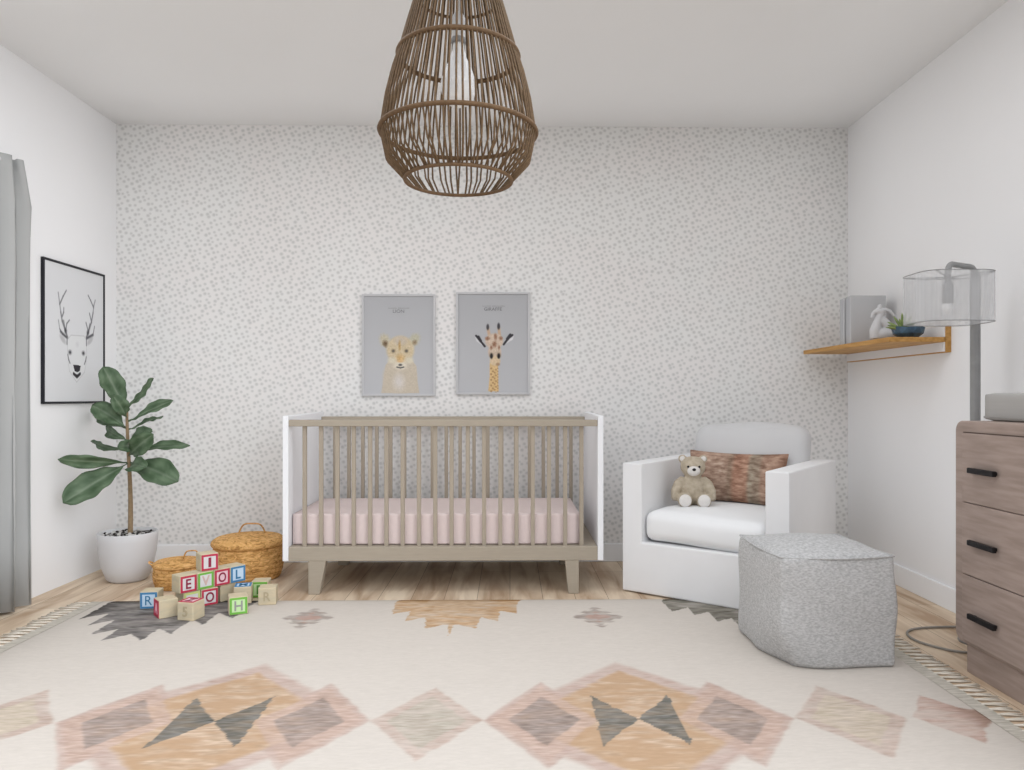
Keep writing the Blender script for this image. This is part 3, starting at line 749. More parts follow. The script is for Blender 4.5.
def deer():
    W, Hh = .524, .688
    r = thing('framed_print', (XL, 3.739, .887), 0, 'black framed stag drawing on the left wall above the potted plant', 'framed print')
    p = Paint(1, 1, (216, 217, 219), 210, 276); p.Y = 1 - p.Y   # v measured upwards
    ant = [[(0.365, 0.474), (0.324, 0.529), (0.279, 0.589), (0.256, 0.65), (0.239, 0.712), (0.216, 0.788)], [(0.239, 0.706), (0.294, 0.77), (0.345, 0.818)], [(0.279, 0.621), (0.302, 0.654), (0.305, 0.686)], [(0.324, 0.535), (0.302, 0.592)], [(0.342, 0.541), (0.353, 0.574), (0.395, 0.603)], [(0.353, 0.472), (0.282, 0.494), (0.239, 0.529), (0.219, 0.59)],
           [(0.689, 0.493), (0.727, 0.541), (0.779, 0.618), (0.809, 0.693), (0.823, 0.751), (0.849, 0.794)], [(0.819, 0.734), (0.765, 0.785), (0.719, 0.82)], [(0.771, 0.634), (0.744, 0.682)], [(0.719, 0.545), (0.681, 0.605)], [(0.727, 0.551), (0.75, 0.599)], [(0.693, 0.488), (0.809, 0.523), (0.836, 0.587)], [(0.357, 0.478), (0.357, 0.424)], [(0.689, 0.493), (0.689, 0.432)]]
    p.ell(.29, .455, .075, .028, (186, 186, 188), rot=-.5, soft=.5); p.ell(.755, .47, .075, .028, (186, 186, 188), rot=.5, soft=.5)
    head = [(0.365, 0.458), (0.365, 0.382), (0.37, 0.318), (0.399, 0.224), (0.519, 0.145), (0.655, 0.224), (0.693, 0.331), (0.693, 0.398), (0.681, 0.475), (0.643, 0.501), (0.422, 0.493)]
    p.poly(head, (218, 219, 220))
    p.line(head + head[:1], .006, (182, 182, 184), .8, 1)
    for i, a in enumerate(ant):
        n = len(a)
        for k in range(n - 1):
            p.line([a[k], a[k + 1]], (.017 if i in (0, 6) else .012) * (1 - .45 * k / n), (104, 104, 108) if k < n / 2 else (134, 134, 138), .85, .8)
    p.ell(.335, .52, .03, .028, (58, 58, 62), soft=.9); p.ell(.715, .53, .03, .028, (58, 58, 62), soft=.9)
    p.line([(.345, .475), (.25, .51)], .017, (82, 82, 86), .8, .9); p.line([(.695, .485), (.81, .52)], .017, (82, 82, 86), .8, .9)
    for x, y in ((.406, .365), (.635, .368)): p.ell(x, y, .04, .026, (118, 118, 122), soft=.8); p.ell(x, y, .022, .014, (70, 70, 74), soft=.6)
    p.poly([(0.458, 0.275), (0.588, 0.272), (0.573, 0.232), (0.531, 0.219), (0.483, 0.228)], (52, 50, 54))
    p.line([(0.466, 0.208), (0.523, 0.186), (0.578, 0.21)], .016, (50, 48, 52)); p.ell(.523, .192, .04, .016, (48, 46, 50), soft=.5)
    p.line([(0.37, 0.346), (0.385, 0.31), (0.405, 0.285)], .01, (96, 96, 100), .9, .8); p.line([(0.685, 0.342), (.672, .31), (0.652, 0.285)], .01, (96, 96, 100), .9, .8)
    p.ell(.53, .43, .04, .03, (206, 206, 208), soft=.9)
    f = .011
    # built for a wall that faces +X: u runs along +Y
    nx = p.nx
    vs = [(.0095, -W / 2 + f + x * (W - 2 * f), f + y * (Hh - 2 * f)) for x, y in zip(p.X.ravel(), p.Y.ravel())]
    fs = [[j * nx + i, (j + 1) * nx + i, (j + 1) * nx + i + 1, j * nx + i + 1] for j in range(p.ny - 1) for i in range(nx - 1)]
    m = MB(); m.add(vs, fs); o = m.build('print', M['print'], r); setcol(o, nlin(np.clip(p.C, 0, 255)).reshape(-1, 3))
    g = MB(); d = .014
    g.box(0, d, -W / 2, -W / 2 + f, 0, Hh); g.box(0, d, W / 2 - f, W / 2, 0, Hh)
    g.box(0, d, -W / 2 + f, W / 2 - f, 0, f); g.box(0, d, -W / 2 + f, W / 2 - f, Hh - f, Hh)
    g.build('frame', M['blackframe'], r, bevel=.001)
    MB().box(.0005, .0088, -W / 2 + .003, W / 2 - .003, .003, Hh - .003).build('backing', M['blackframe'], r)
deer()

# ------------------------------------------------------------------ pendant lamp
def pendant():
    r = thing('pendant_lamp', (-.153, 2.2, 1.555), 0, 'large open rattan basket pendant lamp hanging from the ceiling', 'pendant lamp')
    z0 = 1.555
    prof = [(.158, 1.562), (.214, 1.622), (.231, 1.703), (.216, 1.80), (.196, 1.88), (.174, 1.945), (.150, 2.03), (.126, 2.11), (.105, 2.18), (.085, 2.24)]
    def ring(name, R, z, rad):
        MB().tube([(R * math.cos(2 * PI * k / 72), R * math.sin(2 * PI * k / 72), z - z0) for k in range(72)], rad, 8, closed=True).build(name, M['rattan_d'], r, smooth=True)
    ring('bottom_ring', .158, 1.562, .0055); ring('wide_ring', .231, 1.703, .007); ring('upper_ring', .1775, 1.93, .0075); ring('top_ring', .087, 2.24, .008); ring('inner_ring', .126, 2.11, .005)
    n = 78
    for k in range(n):
        a = 2 * PI * k / n + random.uniform(-.012, .012); sk = random.uniform(-.05, .05)
        pts = []
        for i, (R, z) in enumerate(prof):
            t = 1 if i >= 2 else (0.4 if i == 1 else 0)
            aa = a + sk * (1 - t); R2 = R - .002
            pts.append((R2 * math.cos(aa), R2 * math.sin(aa), z - z0))
        MB().tube(pts, .003, 6).build('rod', M['rattan'], r, smooth=True)
    MB().lathe([(.0, 2.30 - z0), (.03, 2.30 - z0), (.088, 2.245 - z0), (.088, 2.238 - z0), (.0, 2.238 - z0)], 36, cap0=False, cap1=False).build('top_cap', M['rattan_d'], r, smooth=True, angle=.5)
    MB().tube([(0, 0, 2.03 - z0), (0, 0, 2.43 - z0)], .006, 10).build('cable', M['whitecord'], r, smooth=True)
    MB().lathe([(.05, 2.434 - z0), (.05, 2.42 - z0), (.02, 2.405 - z0)], 32).build('ceiling_rose', M['whitecord'], r, smooth=True, angle=.6)
    MB().lathe([(.0, 2.06 - z0), (.012, 2.06 - z0), (.02, 2.045 - z0), (.02, 2.0 - z0), (.019, 1.972 - z0)], 24, cap0=False).build('socket', M['whitecord'], r, smooth=True, angle=.6)
    MB().lathe([(.0205, 1.985 - z0), (.0225, 1.98 - z0), (.0225, 1.972 - z0), (.0205, 1.968 - z0)], 24).build('socket_collar', M['steel'], r, smooth=True)
    MB().lathe([(.017, 1.972 - z0), (.018, 1.95 - z0), (.025, 1.925 - z0), (.041, 1.89 - z0), (.052, 1.855 - z0), (.053, 1.835 - z0), (.046, 1.808 - z0), (.03, 1.79 - z0), (.012, 1.782 - z0), (.001, 1.781 - z0)], 32).build('bulb', M['bulb'], r, smooth=True)
pendant()

# ------------------------------------------------------------------ dresser, pad, floor lamp
def dresser():
    xf, y1, y0 = 1.52, 2.512, 1.35
    r = thing('dresser', (xf, (y0 + y1) / 2, 0), 0, 'three-drawer grey-brown wooden dresser with black handles against the right wall', 'dresser')
    yc = (y0 + y1) / 2; a, b = y0 - yc, y1 - yc; D = .362
    # carcass: front outline with rounded corners, run back to the wall
    R = .035; pts = []
    for (cy, cz, s) in ((b - R, .84 - R, 0), (a + R, .84 - R, 90), (a + R, .096 + R, 180), (b - R, .096 + R, 270)):
        for k in range(9):
            t = math.radians(s + k * 90 / 8); pts.append((cy + R * math.cos(t), cz + R * math.sin(t)))
    n = len(pts); m = MB()
    m.add([(.004, y, z) for y, z in pts] + [(D, y, z) for y, z in pts], [list(range(n)), [n + k for k in range(n)][::-1]] + [[(k + 1) % n, k, n + k, n + (k + 1) % n] for k in range(n)])
    m.build('carcass', M['dresser'], r, bevel=.004)
    MB().box(.012, D - .02, a + .05, b - .052, 0, .11).build('plinth', M['dresser'], r, bevel=.002)
    for z1, z0 in ((.80, .571), (.568, .331), (.328, .108)):
        d = MB(); d.box(-.004, .03, a + .05, b - .05, z0, z1)
        dr = d.build('drawer', M['dresser'], r, bevel=.0025)
        for yy in (2.337, 1.52):
            h = MB(); zc = {.80: .68, .568: .444, .328: .203}[z1]; q = yy - yc
            h.box(-.026, -.012, q - .066, q + .066, zc - .009, zc + .009)
            for e in (-.05, .05): h.box(-.013, -.003, q + e - .006, q + e + .006, zc - .006, zc + .006)
            h.build('handle', M['black'], dr, bevel=.003)
    MB().box(.0, .006, a + .05, b - .05, .8005, .8035).build('gap_shade_strip', M['dresser_dark'], r)  # solid dark strip imitating the shade in this gap
    p = thing('changing_pad', (1.74, 2.13, .8405), 0, 'flat pale grey pad lying on top of the wooden dresser', 'pad')
    MB().soft((-.14, -.33, 0), (.14, .35, .093), .012, (0, 0, .0), 8).build('pad_cover', M['pad'], p, smooth=True)
    e = MB(); pts = [(-.137, -.327, .012), (.137, -.327, .012), (.137, .347, .012), (-.137, .347, .012)]
    e.tube(pts, .004, 6, closed=True); e.build('piping', M['pad'], p, smooth=True)
dresser()

def floor_lamp():
    px, py = 1.744, 2.75; sx, sy = 1.59 - px, 2.665 - py
    r = thing('floor_lamp', (px, py, 0), 0, 'grey arched floor lamp with sheer white drum shade behind the dresser', 'floor lamp')
    MB().lathe([(.0, 0), (.055, 0), (.058, .006), (.055, .018), (.03, .028), (.022, .034)], 40, cap0=False).build('base', M['steel'], r, smooth=True, angle=.6)
    zt = 1.405; d = Vector((sx, sy, 0)); 
    pts = [(0, 0, .02), (0, 0, .5), (0, 0, 1.0), (0, 0, zt - .04)]
    for k in range(1, 7):
        t = k / 6 * PI / 2; pts.append(tuple(d.normalized() * .035 * (1 - math.cos(t)) + Vector((0, 0, zt - .035 + .035 * math.sin(t)))))
    for k in range(1, 7):
        t = k / 6 * PI / 2; e = d - d.normalized() * .03; pts.append(tuple(e + d.normalized() * .03 * math.sin(t) + Vector((0, 0, zt - .03 + .03 * math.cos(t)))))
    pts.append((sx, sy, zt - .1))
    MB().tube(pts, [.0175 if i < 4 else 0.0105 if i > 5 else .014 for i in range(len(pts))], 14).build('pole', M['steel'], r, smooth=True)
    z1, z0, R = 1.365, 1.188, .139; n = 12
    m = MB(); vs = []; fs = []; NN = 48
    for z in (z0, z1):
        for k in range(NN): 
            a = 2 * PI * k / NN + .2; sup = (abs(math.cos(a)) ** 4 + abs(math.sin(a)) ** 4) ** -.25
            vs.append((sx + R * math.cos(a) * sup * .94, sy + R * .8 * math.sin(a) * sup, z))
    fs = [[k, (k + 1) % NN, NN + (k + 1) % NN, NN + k] for k in range(NN)]
    m.add(vs, fs); sh = m.build('lamp_shade', M['shade'], r, smooth=True); sh['label'] = 'sheer white lamp shade'
    for z in (z0, z1):
        MB().tube([(v[0], v[1], z) for v in vs[:NN]], .0016, 6, closed=True).build('shade_ring', M['steel'], r, smooth=True)
    sp = MB()
    for k in range(4):
        a = k * PI / 2 + .75; v = vs[int(NN * (a % (2 * PI)) / (2 * PI))]
        sp.tube([(sx, sy, z1 - .012), (v[0], v[1], z1)], .0022, 6)
    sp.build('shade_spider', M['steel'], r, smooth=True)
    MB().lathe([(.016, zt - .15), (.018, zt - .14), (.018, zt - .08), (.012, zt - .07)], 20, c=(sx, sy, 0)).build('socket', M['steel'], r, smooth=True)
    MB().ball((sx, sy, 1.245), (.02, .02, .024)).build('bulb', M['bulb'], r, smooth=True)
    cp = [(1.70, 2.73), (1.66, 2.68), (1.62, 2.65), (1.57, 2.67), (1.53, 2.715), (1.50, 2.77), (1.495, 2.83), (1.515, 2.885), (1.56, 2.925), (1.64, 2.945), (1.73, 2.95), (1.80, 2.95), (1.85, 2.96), (1.87, 2.98)]
    # smooth the run of the cord
    q = [Vector((x + .025 - px, y - .03 - py, .006)) for x, y in cp]
    for _ in range(2):
        nq = [q[0]]
        for a, b in zip(q[:-1], q[1:]): nq += [a * .75 + b * .25, a * .25 + b * .75]
        q = nq + [q[-1]]
    MB().tube(q, .0045, 8).build('power_cord', M['cord'], r, smooth=True)
floor_lamp()

# ------------------------------------------------------------------ wall shelf and what stands on it
def shelf():
    r = thing('wall_shelf', (XR, 3.63, 1.113), 0, 'honey oak wall shelf with white back board on the right wall', 'shelf')
    y0, y1 = 3.165 - 3.63, 4.10 - 3.63
    MB().box(-.268, -.026, y0, y1, .045, .066).build('board', M['oak'], r, bevel=.002)
    MB().box(-.024, 0, y0 - .002, y1, 0, .115).build('back_board', M['oak'], r, bevel=.001)
    w = MB().box(-.0275, -.0235, y0 + .003, y1 - .002, .004, .0445).box(-.0275, -.0235, y0 + .003, y1 - .002, .0665, .114).build('back_board_facing', M['white'], r); w['label'] = 'white board facing'
shelf()
ZS = 1.1795
def shelf_items():
    def panel(name, x0, x1, y0, y1, z1, label):
        xc = (x0 + x1) / 2
        r = thing(name, (xc, y0, ZS), 0, label, 'canvas', 'box canvases on the shelf')
        MB().box(x0 - xc, x1 - xc, .012, y1 - y0, 0, z1 - ZS).build('stretcher_frame', M['canvas_side'], r, bevel=.002)
        MB().box(x0 - xc - .001, x1 - xc + .001, 0, .0125, 0, z1 - ZS + .001).build('canvas_face', M['canvas'], r, bevel=.001)
    panel('box_canvas', 1.67, 1.842, 3.60, 3.655, 1.416, 'taller pale grey blank box canvas standing in front on the wall shelf')
    panel('box_canvas', 1.668, 1.87, 3.668, 3.72, 1.413, 'wider grey box canvas standing behind the taller one on the wall shelf')
    # white figurine: seated long necked animal
    f = thing('figurine', (1.735, 3.42, ZS), math.radians(-15), 'small white ceramic animal figurine on the wall shelf beside the blue bowl', 'figurine')
    b = MB()
    b.ball((.005, .0, .03), (.052, .03, .032))
    b.tube([(-.03, 0, .012), (-.032, 0, .05), (-.024, 0, .085), (-.012, 0, .118), (.0, 0, .135)], [.026, .026, .02, .016, .014], 14)
    b.tube([(-.012, 0, .11), (.012, 0, .085), (.035, 0, .05), (.06, 0, .012)], [.014, .02, .022, .018], 12)
    b.ball((-.012, -.002, .14), (.024, .017, .018))
    b.tube([(-.03, -.004, .14), (-.044, -.004, .128), (-.047, -.004, .108)], [.012, .009, .007], 10)
    b.tube([(.006, .0, .148), (.03, .0, .14), (.052, .0, .112)], [.009, .008, .006], 10)
    o = b.build('body', M['figurine'], f, smooth=True)
    md = o.modifiers.new('re', 'REMESH'); md.mode = 'VOXEL'; md.voxel_size = .003; md.use_smooth_shade = True
    sm = o.modifiers.new('sm', 'SMOOTH'); sm.factor = .5; sm.iterations = 4
    for s in (-1, 1):
        MB().ball((-.014, s * .014, .158), (.007, .004, .014)).build('ear', M['figurine'], f, smooth=True)
    # faceted bowl with a succulent
    w = thing('succulent_bowl', (1.772, 3.27, ZS), 0, 'dark blue faceted bowl with a small green succulent on the wall shelf', 'potted plant')
    m = MB(); n = 9; vs = []; R = [.036, .062, .069]; Z = [0, .022, .047]
    for j in range(3):
        for k in range(n):
            a = 2 * PI * (k + .5 * (j % 2)) / n; z = Z[j] + (.006 * (k % 2) if j == 2 else 0)
            vs.append((R[j] * math.cos(a), R[j] * math.sin(a), z))
    for k in range(n):
        a = 2 * PI * k / n; vs.append((.06 * math.cos(a), .06 * math.sin(a), .036))
    fs = [list(range(n))[::-1]]
    for k in range(n):
        k2 = (k + 1) % n
        fs += [[k, k2, n + k], [k2, n + k2, n + k], [n + k, n + k2, 2 * n + k2], [n + k, 2 * n + k2, 2 * n + k], [2 * n + k, 2 * n + k2, 3 * n + k2, 3 * n + k]]
    fs.append([3 * n + k for k in range(n)])
    m.add(vs, fs); m.build('bowl', M['bowl'], w)
    for i in range(20):
        a = random.uniform(0, 2 * PI); t = random.uniform(.1, .95); L = random.uniform(.06, .1)
        if i < 4: a = PI + random.uniform(-.4, .4); t = random.uniform(.9, 1.25); L = .075
        c = Vector((-.028, -.008, .034)); d = Vector((math.cos(a) * math.sin(t), math.sin(a) * math.sin(t), math.cos(t)))
        pts = [c + d * L * q + Vector((0, 0, -.012 * q * q)) for q in (0, .3, .6, .85, 1)]
        MB().tube(pts, [.0035, .0062, .006, .0038, .0008], 7).build('leaf', M['succulent'], w, smooth=True)
shelf_items()

# ------------------------------------------------------------------ potted fiddle-leaf fig
M['leaf'] = attrmat('fig_leaf', .5, .12, (40, 40, 40), .3)
def fig():
    r = thing('potted_fig', (-1.925, 3.755, 0), 0, 'fiddle-leaf fig tree in a pale grey pot in the left corner', 'potted plant')
    bx, by = -1.925, 3.755
    MB().lathe([(.0, 0), (.082, 0), (.096, .012), (.118, .07), (.131, .14), (.137, .2), (.138, .238), (.135, .243), (.128, .241), (.126, .22), (.122, .19)], 56, cap0=False, cap1=False).build('pot', M['pot'], r, smooth=True)
    MB().lathe([(.127, .228), (.09, .231), (.0, .233)], 40, cap0=False, cap1=False).build('soil', M['soil'], r, smooth=True)
    pb = MB()
    for k in range(46):
        a = random.uniform(0, 2 * PI); q = .112 * math.sqrt(random.random()); pb.ball((q * math.cos(a), q * math.sin(a), .234), (random.uniform(.005, .01), random.uniform(.005, .009), .006), 7, 5, m=k % 2)
    M['peb_d'] = mat('dark_pebble', (42, 38, 36), .8, var=.1); M['peb_l'] = mat('pale_pebble', (208, 206, 202), .8, var=.1)
    o = pb.build('pebbles', [M['peb_d'], M['peb_l']], r, smooth=True); o['kind'] = 'stuff'
    def trunk(z):
        t = max(0, min(1, (z - .2) / .66)); return Vector((.012 - .012 * t + .005 * math.sin(t * 5), .0, z))
    zz = [.2 + .66 * k / 16 for k in range(17)]
    MB().tube([trunk(z) for z in zz], [.0125 - .006 * k / 16 for k in range(17)], 12).build('trunk', M['stem'], r, smooth=True)
    f = 740.; th = .014; pcx = 520.36
    def pt(px, py, dy):       # point at depth dy from the trunk
        Y = 3.755 + dy; u = (px - pcx) / f; X = (u * math.cos(th) + math.sin(th)) / (math.cos(th) - u * math.sin(th)) * Y
        return Vector((X - bx, dy, .92 - (py - 397) / f * Y))
    # base height on trunk (pixel row), tip px, tip py, depth of the tip, width, droop, facing turn
    LV = [((130, 412), (103, 367), -.06, .125, .0, .15), ((131, 418), (113, 396), -.10, .09, .02, .1), ((130, 428), (92, 405), -.05, .12, .02, .1),
          ((133, 422), (173, 400), .02, .075, .0, -.5), ((132, 410), (153, 378), .08, .06, -.01, 1.1), ((133, 430), (163, 416), .12, .05, .0, -.9),
          ((131, 440), (106, 427), .1, .075, .02, -.7), ((131, 442), (152, 431), -.10, .08, .02, -.35), ((131, 456), (153, 434), -.12, .11, .03, .2),
          ((132, 454), (190, 445), .0, .07, .02, -.55), ((131, 462), (178, 481), -.10, .155, .03, -.1), ((130, 462), (63, 502), -.25, .15, .0, .15),
          ((130, 462), (58, 459), -.29, .075, .0, -.62), ((131, 450), (91, 441), .1, .05, .01, -1.0), ((131, 470), (146, 467), -.14, .10, .04, -.2), ((131, 428), (93, 415), .14, .05, .01, -.8), ((131, 446), (118, 446), -.12, .07, .03, -.6)]
    for (b0, tip, dy, wd, droop, turn) in LV:
        B = trunk(pt(b0[0], b0[1], 0).z); T = pt(tip[0], tip[1], dy)
        ax = T - B; L = ax.length; ax.normalize()
        view = Vector((.44, -.9, .05 + .3)); nrm = (view - ax * view.dot(ax)).normalized()
        side = ax.cross(nrm).normalized()
        q = Quaternion(ax, turn); nrm = q @ nrm; side = q @ side
        nl, nw = 22, 12; vs = []; fs = []; cols = []
        for i in range(nl + 1):
            t = i / nl; tt = max(0, (t - .1) / .9)
            w = wd / 2 * (math.sin(PI * tt ** 1.2) ** .6 if 0 < tt < 1 else 0) * (.62 + .45 * tt)
            w = max(w, .0022 if t < .5 else .0005)
            for j in range(nw + 1):
                s = -1 + 2 * j / nw
                up = .22 * abs(s) * w * 1.2 - droop * math.sin(PI * t) * -.6 + .006 * math.sin(9 * t + 4 * s) * abs(s) + .004 * math.sin(26 * t) * s * s
                p = B + ax * L * t + side * (s * w * (1 + .05 * math.sin(22 * t + s))) + nrm * (up - .10 * L * (t - .5) ** 2 * 1.2 + .025 * L)
                vs.append(p)
                vein = max(math.exp(-(s / .07) ** 2), .55 * max(0, math.cos(2 * PI * (t * 8 - abs(s) * 1.2))) ** 12)
                nz = .5 + .5 * math.sin(7 * t + 5 * s + L * 60) * math.sin(11 * t - 3 * s)
                g = np.array((64, 86, 60.)) * (1 - nz) + np.array((104, 124, 98.)) * nz
                cols.append(g * (1 - .35 * vein) + np.array((164, 172, 156.)) * .35 * vein)
        for i in range(nl):
            for j in range(nw):
                a = i * (nw + 1) + j; fs.append([a, a + 1, a + nw + 2, a + nw + 1])
        m = MB(); m.add(vs, fs); o = m.build('leaf', M['leaf'], r, smooth=True); setcol(o, nlin(np.array(cols)))
        sd = o.modifiers.new('s', 'SOLIDIFY'); sd.thickness = .0012
fig()

# ------------------------------------------------------------------ baskets
def hoop(c, w, h, rad, ang=0, lean=0):
    d = Vector((math.cos(ang), math.sin(ang), 0)); up = Vector((-math.sin(ang) * math.sin(lean), math.cos(ang) * math.sin(lean), math.cos(lean))); pts = []
    for k in range(25):
        t = -1 + 2 * k / 24; x = t * w / 2; z = h * (1 - abs(t) ** 5) 
        pts.append(Vector(c) + d * x * (1 - .06 * (z / h)) + up * z)
    return pts
def basket(loc, R, Hh, rz, label, hs):
    r = thing('wicker_basket', loc, rz, label, 'basket', 'seagrass baskets on the floor')
    n = 96; rows = 10
    def coil(r0, z0, r1, z1, rows, out):
        for i in range(rows * 6 + 1):
            t = i / (rows * 6); bul = abs(math.sin(PI * t * rows)) ** .6 * .0032
            rr = r0 + (r1 - r0) * t + .045 * R / .2 * math.sin(PI * t) * .35
            out.append((rr + bul, z0 + (z1 - z0) * t))
    pr = [(.0, 0)]; coil(R * .9, 0.002, R * .985, Hh * .78, 6, pr); pr.append((R * .9, Hh * .78)); 
    MB().lathe(pr, n, cap0=False, cap1=False).build('basket_wall', M['seagrass'], r, smooth=True)
    lp = [(R * .93, Hh * .76), (R * 1.0, Hh * .77)]; coil(R * 1.0, Hh * .78, R * .97, Hh * .96, 2, lp)
    k = 7
    for i in range(k * 6 + 1):
        t = i / (k * 6); lp.append((R * .96 * (1 - t) + .0005, Hh * (.97 + .06 * t * (2 - t)) + .0025 * abs(math.sin(PI * t * k)) ** .6))
    MB().lathe(lp, n, cap0=False, cap1=False).build('lid', M['seagrass'], r, smooth=True)
    for c, w, h, a, ln in hs:
        MB().tube(hoop(c, w, h, 0, a, ln), .0042 if R > .15 else .0035, 8).build('handle', M['seagrass'], r, smooth=True)
basket((-1.335, 3.80, 0), .168, .21, 0, 'larger round lidded seagrass basket beside the crib', [((.0, .05, .21), .14, .055, 0, 0)])
basket((-1.612, 3.62, 0), .108, .128, .3, 'smaller round lidded seagrass basket between the plant pot and the blocks', [((.06, -.005, .128), .075, .045, 0, -.2), ((-.105, -.0, .108), .05, .03, PI / 2, .9)])

# ------------------------------------------------------------------ alphabet blocks
SB = .075
def cmat(key, c):
    if key not in M: M[key] = mat(key, c, .55, var=.05, vscale=30)
    return M[key]
RED = cmat('red_paint', (184, 52, 78)); BLUE = cmat('blue_paint', (70, 128, 172)); GREEN = cmat('green_paint', (112, 176, 72)); LIME = cmat('lime_paint', (196, 208, 130))
PK = cmat('pink_face', (232, 196, 204)); PB = cmat('pale_blue_face', (196, 216, 234)); PG = cmat('pale_green_face', (192, 222, 166)); GY = cmat('pale_grey_face', (214, 212, 212)); TAN = cmat('tan_engraving', (176, 163, 136))
MAR = cmat('maroon_letter', (140, 40, 66)); BL = cmat('blue_letter', (62, 122, 160)); GL = cmat('green_letter', (86, 142, 66)); GR = cmat('grey_letter', (150, 150, 146)); SAL = cmat('salmon_letter', (206, 178, 170)); HOT = cmat('rose_face', (206, 84, 110)); PINKL = cmat('pink_letter', (240, 180, 196))
def block(loc, rz, faces, label, tint=None):
    """faces: list of (side, letter, border, panel, letter material); side in front/right/left/top"""
    r = thing('alphabet_block', loc, rz, label, 'toy block', 'alphabet blocks by the baskets')
    h = SB / 2
    MB().box(-h, h, -h, h, 0, SB).build('cube_body', tint or M['blockwood'], r, bevel=.0035, seg=3)
    for side, ch, bo, pa, le in faces:
        base = {'front': Matrix.Rotation(PI / 2, 4, 'X'), 'right': Matrix.Rotation(PI / 2, 4, 'Z') @ Matrix.Rotation(PI / 2, 4, 'X'), 'left': Matrix.Rotation(-PI / 2, 4, 'Z') @ Matrix.Rotation(PI / 2, 4, 'X'), 'top': Matrix.Identity(4)}[side]
        mw = Matrix.Translation((0, 0, h)) @ base @ Matrix.Translation((0, 0, h))
        if bo:
            m = MB(); o, i = h - .003, h - .0115
            for a in ((-o, o, -o, -i), (-o, o, i, o), (-o, -i, -i, i), (i, o, -i, i)): m.box(a[0], a[1], a[2], a[3], -.001, .0016)
            m.v = [tuple(mw @ Vector(v)) for v in m.v]; m.build('border', bo, r)
        if pa:
            m = MB(); i = h - .0113; m.box(-i, i, -i, i, -.001, .0007); m.v = [tuple(mw @ Vector(v)) for v in m.v]; m.build('face_panel', pa, r)
        if ch:
            text_mesh(ch, .058, 'letter', le, r, mw @ Matrix.Translation((0, 0, .0012)), {'O': .8, 'I': 1.5}.get(ch, .92), .0008, bold=.0011 if ch != 'R' else 0)
A0 = math.radians(50)
def row(t, z, dn=0):      # along the stack's face line; t = left edge of the block's face
    d = Vector((math.cos(A0), math.sin(A0), 0)); n = Vector((math.sin(A0), -math.cos(A0), 0))
    p = Vector((-1.402, 3.163, 0)) + d * (t + SB / 2) - n * (SB / 2 + dn); return (p.x, p.y, z)
Z0 = .0065
block(row(.018, Z0, .004), A0, [('front', None, LIME, GY, None)], 'lime-edged block in the bottom row under the E block', None)
block(row(.098, Z0, -.004), A0 - .12, [('front', 'O', RED, GY, MAR)], 'red O block in the bottom row of the stack, under the green-edged V block')
block(row(.185, Z0, .006), A0, [], 'plain wooden block in the bottom row behind the H block')
block(row(0, Z0 + SB), A0, [('front', 'E', RED, GY, MAR)], 'red-edged E block at the left end of the second row')
block(row(.077, Z0 + SB), A0, [('front', 'V', GREEN, GY, SAL)], 'green-edged V block in the second row between E and O')
block(row(.153, Z0 + SB), A0, [('front', 'O', RED, PK, MAR)], 'red O block in the second row next to the blue L block')
block(row(.229, Z0 + SB), A0, [('front', 'L', BLUE, PB, BL)], 'blue L block at the right end of the second row')
block(row(.105, Z0 + 2 * SB, .004), A0 - .2, [('front', 'I', RED, GY, MAR)], 'red-edged I block alone on top of the stack')
block((-1.56, 3.245, Z0), math.radians(7), [('front', 'R', BLUE, PB, BL)], 'blue R block leftmost on the floor, with a plain wooden side')
block((-1.437, 3.113, Z0), math.radians(-50), [('front', 'A', RED, HOT, PINKL)], 'rose A block standing just right of the blue R block')
block((-1.317, 3.075, Z0), math.radians(-14), [('front', '5', None, None, TAN), ('top', 'Z', RED, PK, MAR)], 'wooden block engraved 5 with a red-edged top, in front of the stack')
block((-1.154, 3.155, Z0), math.radians(24), [('front', 'H', GREEN, PG, GR)], 'green H block standing at the front on the rug')
block((-1.19, 3.32, Z0), math.radians(14), [('top', 'M', BLUE, PB, BL)], 'wooden block with a blue-edged top, behind the H block')
block((-1.15, 3.44, .001), math.radians(6), [('front', 'P', GREEN, PG, GL)], 'green P block at the back beside the larger basket')
block((-1.073, 3.30, Z0), math.radians(10), [('front', 'R', None, None, TAN)], 'plain wooden block at the right end of the pile')

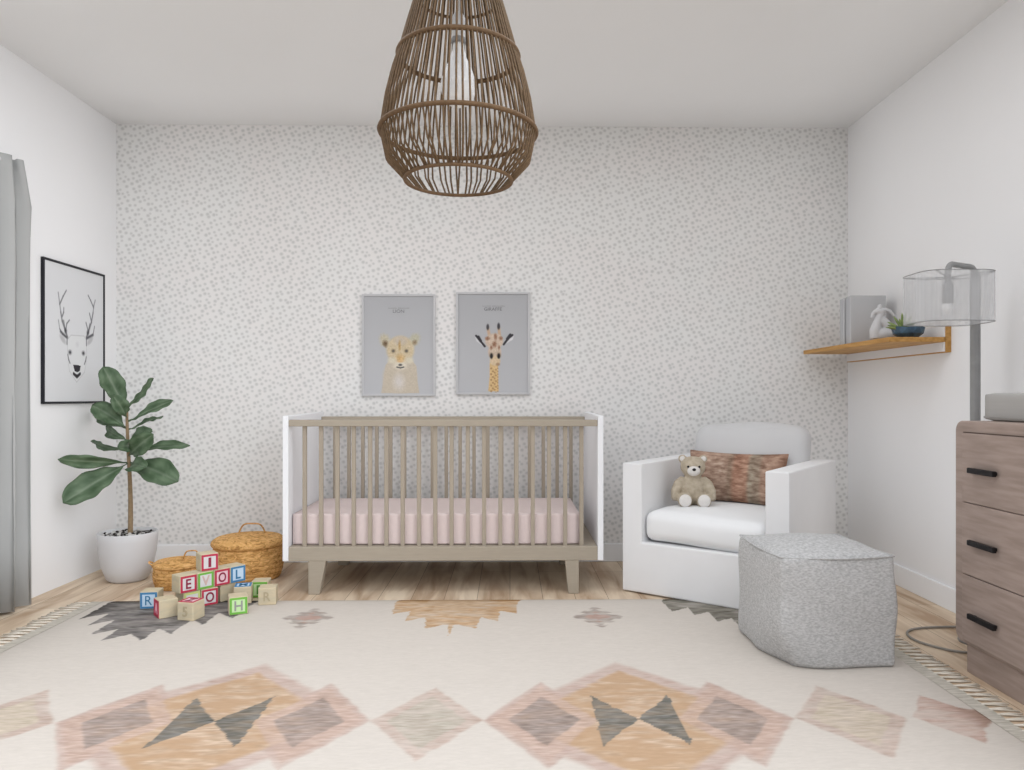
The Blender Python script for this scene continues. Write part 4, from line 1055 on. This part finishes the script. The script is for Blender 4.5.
# ------------------------------------------------------------------ light: sky, low soft sun through the open front, added overhead fill lamp
TINT = (.955, .985, 1.03)
w = bpy.data.worlds.new('sky'); SC.world = w; w.use_nodes = True; nt = w.node_tree; N = nt.nodes; L = nt.links
bg = N['Background']; bg.inputs['Color'].default_value = (*TINT, 1); tc = N.new('ShaderNodeTexCoord')
dt = N.new('ShaderNodeVectorMath'); dt.operation = 'DOT_PRODUCT'; dt.inputs[1].default_value = Vector((0, -.4, 1)).normalized()
L.new(tc.outputs['Generated'], dt.inputs[0])
mr = N.new('ShaderNodeMapRange'); mr.inputs['From Min'].default_value = .3; mr.inputs['From Max'].default_value = 1
mr.inputs['To Min'].default_value = 0.02; mr.inputs['To Max'].default_value = 2.1
L.new(dt.outputs['Value'], mr.inputs['Value']); L.new(mr.outputs[0], bg.inputs['Strength'])
ld = bpy.data.lights.new('sun', 'SUN'); ld.angle = 1.2; ld.energy = 2.9; ld.color = TINT
o = bpy.data.objects.new('sun', ld); COL.objects.link(o); o.rotation_euler = Vector((-.86, .5, -.23)).to_track_quat('-Z', 'Y').to_euler()
def area(name, loc, to, sx, sy, e):
    ld = bpy.data.lights.new(name, 'AREA'); ld.shape = 'RECTANGLE'; ld.size = sx; ld.size_y = sy; ld.energy = e; ld.color = TINT
    o = bpy.data.objects.new(name, ld); COL.objects.link(o); o.location = loc
    o.rotation_euler = (Vector(to) - Vector(loc)).to_track_quat('-Z', 'Y').to_euler()
area('overhead_fill', (-.3, 2.45, 2.425), (-.3, 2.45, 0), 2.6, .6, 15)  # unseen fill lamp added under the ceiling, not a fixture of the room
SC.cycles.use_fast_gi = True; SC.cycles.fast_gi_method = 'ADD'      # sourceless ambient fill added evenly to all surfaces
w.light_settings.ao_factor = .165; w.light_settings.distance = .5

# ------------------------------------------------------------------ camera
cd = bpy.data.cameras.new('camera'); cam = bpy.data.objects.new('camera', cd); COL.objects.link(cam)
cd.sensor_fit = 'HORIZONTAL'; cd.sensor_width = 36; cd.lens = 740 / 1024 * 36
cd.shift_x = (512 - 520.36) / 1024; cd.shift_y = (397 - 385) / 1024
cam.location = (0, 0, .92); cam.rotation_euler = (PI / 2, 0, -.014); cd.clip_start = .02
SC.camera = cam
vs = SC.view_settings; vs.view_transform = 'Standard'; vs.look = 'None'; vs.exposure = 0.0; vs.gamma = 1; vs.use_curve_mapping = False
